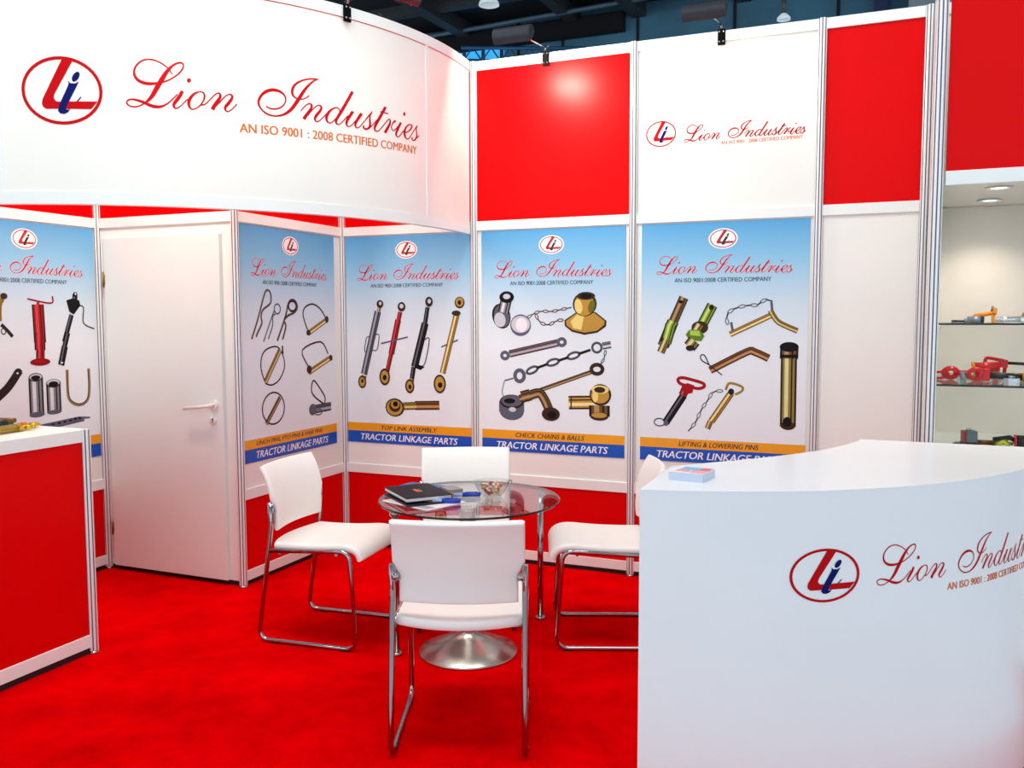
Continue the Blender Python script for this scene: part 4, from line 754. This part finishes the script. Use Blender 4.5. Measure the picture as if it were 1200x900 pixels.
mb(HORG).box(-0.04, -0.012, 0.0, -0.022, 0.012, 0.03).build('foot', t); mb(HORG).box(0.036, -0.012, 0.0, 0.05, 0.012, 0.04).build('foot', t)
turnbuckle(Z1, 3.77, -0.64, RAD(3), 0.10, 0.011, HWHT, 'bright zinc turnbuckle lying on the upper glass shelf')
t = on(Z1, 3.88, -0.45, RAD(10), 'rod_end', 'brass rod end with raised ball on the upper glass shelf', 'machine part')
mb(DGOLD, True).tube([(-0.10, 0, 0.012), (0.02, 0, 0.016)], 0.011, 12).build('shank', t); mb(DGOLD, True).lathe([(0, -0.014), (0.018, -0.012), (0.026, 0), (0.018, 0.012), (0, 0.014)], (0.04, 0, 0.026), 18, 'y').build('ball', t)
turnbuckle(Z1, 3.94, -0.62, RAD(0), 0.2, 0.013, DGOLD, 'dull brass turnbuckle at the right of the upper shelf')
# lower shelf
t = on(Z2, 3.60, -0.62, 0, 'yoke', 'red fork yoke at the left end of the lower glass shelf', 'machine part'); t.scale = (0.95, 0.8, 0.78)
for s, z in ((-1, 0.008), (1, 0.042)): mb(HRED, True).tube([(-0.072, s*0.012, z-0.002), (-0.03, s*0.008, z+0.002), (0.0, 0, 0.028)], [0.006, 0.008, 0.013], 10).build('tine', t)
mb(HRED, True).lathe([(0.012, -0.022), (0.034, -0.016), (0.040, 0), (0.034, 0.016), (0.012, 0.022), (0.012, -0.022)], (0.008, 0, 0.040), 22, 'y').build('hub', t); mb(HRED, True).tube([(0.03, 0, 0.04), (0.082, 0, 0.044)], [0.016, 0.012], 12).build('neck', t)
turnbuckle(Z2, 3.645, -0.42, RAD(0), 0.16, 0.012, HWHT, 'bright zinc turnbuckle at the back of the lower shelf')
t = on(Z2, 3.655, -0.66, 0, 'ring_nut', 'grey ring lying between the red yokes on the lower shelf', 'machine part'); t.scale = (0.95, 0.8, 0.78)
mb(HGRY, True).lathe([(0.012, -0.012), (0.026, -0.012), (0.026, 0.012), (0.012, 0.012), (0.012, -0.012)], (0, 0, 0.026), 20, 'x').build('ring', t); mb(HYEL, True).tube([(0.012, 0, 0.022), (0.05, 0, 0.022)], 0.012, 12).build('stub', t)
t = on(Z2, 3.715, -0.68, 0, 'top_link_jaw', 'red ringed jaw with black tube on the lower glass shelf', 'machine part'); t.scale = (0.95, 0.8, 0.78)
mb(HRED, True).lathe([(0.02, -0.018), (0.036, -0.016), (0.040, 0), (0.036, 0.016), (0.02, 0.018), (0.02, -0.018)], (-0.014, 0, 0.040), 22, 'y').build('ring', t)
mb(HRED).box(0.012, -0.02, 0.004, 0.042, 0.02, 0.07).build('block', t, bevel=0.006); mb(HBLK, True).tube([(0.04, 0, 0.036), (0.168, 0, 0.026)], 0.019, 14).build('tube', t)
mb(DGOLD, True).tube([(0.168, 0, 0.026), (0.19, 0, 0.026)], 0.024, 14).build('collar', t)
t = on(Z2, 3.765, -0.50, 0, 'drop_cylinder', 'red cylinder lying behind the black tube on the lower shelf', 'machine part')
mb(HRED, True).tube([(-0.06, 0, 0.050), (0.045, 0, 0.056)], 0.022, 16).build('body', t); mb(HORG, True).tube([(-0.065, 0, 0.049), (-0.052, 0, 0.05)], 0.026, 16).build('rim', t)
for x in (-0.04, 0.03): mb(HRED).box(x-0.01, -0.016, 0, x+0.01, 0.016, 0.04).build('foot', t)
t = on(Z2, 3.80, -0.36, 0, 'lift_bracket', 'red loop bracket standing at the back of the lower shelf', 'machine part')
mb(HRED, True).tube(fillet([(0.045, 0, 0.0), (0.05, 0, 0.075), (-0.03, 0, 0.09), (-0.035, 0, 0.066), (-0.015, 0, 0.058)], 0.015), 0.008, 10).build('loop', t); mb(HRED).box(0.02, -0.014, 0.045, 0.058, 0.014, 0.08).build('plate', t); mb(HBLK, True).tube([(0.055, 0, 0.066), (0.2, 0, 0.06)], 0.007, 10).build('rod', t); mb(HBLK).box(0.18, -0.01, 0, 0.195, 0.01, 0.056).build('foot', t)
turnbuckle(Z2, 3.83, -0.60, RAD(4), 0.10, 0.016, DGOLD, 'dull brass turnbuckle at the right of the lower shelf')
t = on(Z2, 3.83, -0.74, 0, 'star_nut', 'bright star shaped nut in front of the brass turnbuckle', 'machine part')
m = mb(HWHT); poly = [((0.03 if k % 2 == 0 else 0.018)*cos(pi*k/6), (0.03 if k % 2 == 0 else 0.018)*sin(pi*k/6)) for k in range(12)]; m.prism(poly, 0, 0.02).build('body', t); mb(HGRY, True).lathe([(0, 0.02), (0.012, 0.02), (0.012, 0.03), (0, 0.03)], n=16).build('boss', t)
# deck
t = on(Z3, 3.644, -0.60, 0, 'nut', 'small black nut on the bottom deck of the showcase', 'machine part')
mb(HBLK).prism([(0.017*cos(pi*k/3), 0.017*sin(pi*k/3)) for k in range(6)], 0, 0.02).build('body', t, bevel=0.002); mb(HWHT, True).lathe([(0, 0.02), (0.009, 0.02), (0.009, 0.024), (0, 0.024)], n=14).build('bore', t)
t = on(Z3, 3.697, -0.56, RAD(8), 'gear_block', 'grey and dark red gear block standing on the deck', 'machine part')
mb(mat('blue_grey_enamel', '#5E6E76', 0.4, var=0.1)).box(-0.018, -0.03, 0.02, 0.026, 0.03, 0.072).build('body', t, bevel=0.003); mb(mat('dark_red_enamel', '#8F2A33', 0.4, var=0.1)).box(-0.03, -0.03, 0.02, -0.0185, 0.03, 0.07).build('side_plate', t)
mb(HBLK).box(-0.034, -0.034, 0, 0.032, 0.034, 0.0195).build('base', t); mb(HWHT, True).tube([(-0.005, 0, 0.072), (-0.005, 0, 0.082)], 0.012, 14).build('stud', t)
turnbuckle(Z3, 3.735, -0.50, RAD(3), 0.06, 0.011, HBRN, 'rusty bronze turnbuckle on the bottom deck')
t = on(Z3, 3.835, -0.55, 0, 'cross_joint', 'yellow green cross joint with black arms on the bottom deck', 'machine part')
mb(HYEL, True).tube([(-0.03, -0.01, 0.012), (0.02, 0.01, 0.045)], 0.011, 12).tube([(0.02, -0.01, 0.012), (-0.025, 0.01, 0.04)], 0.011, 12).build('cross', t)
mb(HBLK, True).tube([(-0.045, 0, 0.035), (0.02, 0, 0.048), (0.06, 0, 0.02)], 0.010, 10).build('arm', t); mb(HWHT, True).tube([(0.03, 0, 0.013), (0.07, 0, 0.013)], 0.013, 14).build('sleeve', t)
t = on(Z3, 3.91, -0.56, 0, 'roller', 'dark roller with red rim at the right of the deck', 'machine part')
mb(HBLK, True).tube([(-0.03, 0, 0.03), (0.05, 0, 0.03)], 0.03, 18).build('body', t); mb(HRED, True).tube([(-0.038, 0, 0.03), (-0.0305, 0, 0.03)], 0.032, 18).build('rim', t); mb(HWHT, True).tube([(0.051, 0, 0.03), (0.06, 0, 0.03)], 0.014, 14).build('axle', t)
# ------------------------------------------------------------------ exhibition hall beyond the stand
M_HC = mat('dark_hall_ceiling', '#1B1E22', 0.8, var=0.2, scale=1.5); M_HB = mat('grey_steel_beam', '#4A4D50', 0.55, 0.3, var=0.15); M_HW = mat('teal_hall_wall', '#4F88A4', 0.6, var=0.25, scale=0.8)
c = mb(M_HC).box(-16, 2.2, 8.2, 18, 15, 8.35).build('ceiling'); tag(c, 'dark hall ceiling far above the stand', kind='structure')
def beam(x0, y0, x1, y1, w, h, z=8.2):
    d = Vector((x1-x0, y1-y0)).normalized(); n = Vector((-d.y, d.x))*w/2
    mb(M_HB).prism([(x0+n.x, y0+n.y), (x0-n.x, y0-n.y), (x1-n.x, y1-n.y), (x1+n.x, y1+n.y)], z-h, z).build('beam', c)
beam(-6.3, 2.5, -5.62, 14, 0.28, 0.3); beam(-3.5, 2.5, -3.05, 14, 0.25, 0.28); beam(0.2, 2.5, 0.6, 14, 0.25, 0.28); beam(-9.5, 2.5, -9, 14, 0.28, 0.3)
beam(-2.35, 2.5, -1.6, 14, 0.28, 0.3); beam(-14, 12.4, 14, 11.8, 0.2, 0.22); beam(-14, 9.4, 14, 8.9, 0.2, 0.22)
mb(mat('blue_grey_pipe', '#5E7A8C', 0.4, 0.3, var=0.1), True).tube([(-12, 13.6, 7.95), (-6.35, 13.5, 7.95), (-1.8, 13.1, 7.95), (8, 12.3, 7.95)], 0.05, 10).build('pipe', c)
w = mb(M_HW).box(-16, 14.0, 0, 18, 14.2, 8.2).build('wall_hall'); tag(w, 'teal hall wall far behind the stand', kind='structure')
for x in (-4.4, -3.34, -1.64, 0.4, 2.4, 4.4): mb(mat('wall_seam', '#0E1E28', 0.7, var=0.1)).box(x-0.03, 13.97, 0, x+0.03, 14.0, 8.2).build('seam', w)
mb(mat('blue_column', '#2C4270', 0.5, var=0.1)).box(3.05, 13.6, 0, 3.3, 13.97, 8.2).build('column', w)
mb(mat('pale_duct', '#9FB3B8', 0.5, var=0.1)).box(3.65, 13.0, 6.9, 5.2, 13.9, 7.62).build('duct', w)
mb(mat('black_mass_curtain', '#0C1014', 0.9, var=0.2)).box(-16, 13.7, 7.62, -1.9, 13.95, 8.0).build('valance', w)
k = mb(mat('window_glass_blue', '#39A5E6', 0.2, emit=1.0)).box(-6.2, 13.93, 6.9, -4.75, 13.965, 7.62).build('window_1'); tag(k, 'bright blue hall window strip above the corner of the stand', kind='structure')
m = mb(M_HB)
for x in (-6.2, -5.72, -5.24, -4.78): m.box(x-0.03, 13.86, 6.9, x+0.03, 13.93, 7.62)
m.build('window_frame', k)
tr = thing('roof_truss', 'long blue roof truss low behind the red panel', 'truss', (0, 0, 0)); MTR = mat('blue_steel', '#3A6E9C', 0.4, 0.4, var=0.1)
mb(MTR, True).tube([(-5.45, 13.2, 7.50), (-2.2, 13.0, 7.05)], 0.04, 8).build('top_chord', tr); mb(MTR, True).tube([(-5.45, 13.2, 7.22), (-2.2, 13.0, 6.77)], 0.04, 8).build('bottom_chord', tr)
for i in range(7):
    x = -5.4+0.46*i; q = lambda x: -(x+5.45)*0.1385
    mb(MTR, True).tube([(x, 13.19-0.03*i, 7.22+q(x)), (x+0.23, 13.18-0.03*i, 7.5+q(x+0.23)), (x+0.46, 13.17-0.03*i, 7.22+q(x+0.46))], 0.02, 6).build('brace', tr)
def pendant(name, label, x, y, z, R, glow):
    t = thing(name, label, 'ceiling lamp', (x, y, z), 0, 'high bay lamps of the hall')
    mb(mat('white_reflector', '#DCE8EE', 0.4, var=0.04, emit=glow), True).lathe([(R, 0), (R*0.97, 0.03), (R*0.8, R*0.5), (R*0.5, R*0.85), (R*0.2, R), (0, R)], n=28).build('shade', t)
    mb(M_HB, True).tube([(0, 0, R), (0, 0, R+0.2)], R*0.35, 14).build('gear_box', t); mb(M_BLACK, True).tube([(0, 0, R+0.2), (0, 0, (7.9 if x < 0 else 8.2)-z)], 0.012, 6).build('rod', t)
pendant('high_bay_lamp', 'white high bay lamp hanging left over the red panel', -2.015, 7.0, 6.0, 0.15, 0.3)
pendant('high_bay_lamp', 'dark high bay lamp hanging over the white sign panel', 2.085, 7.0, 5.27, 0.085, 0.0)
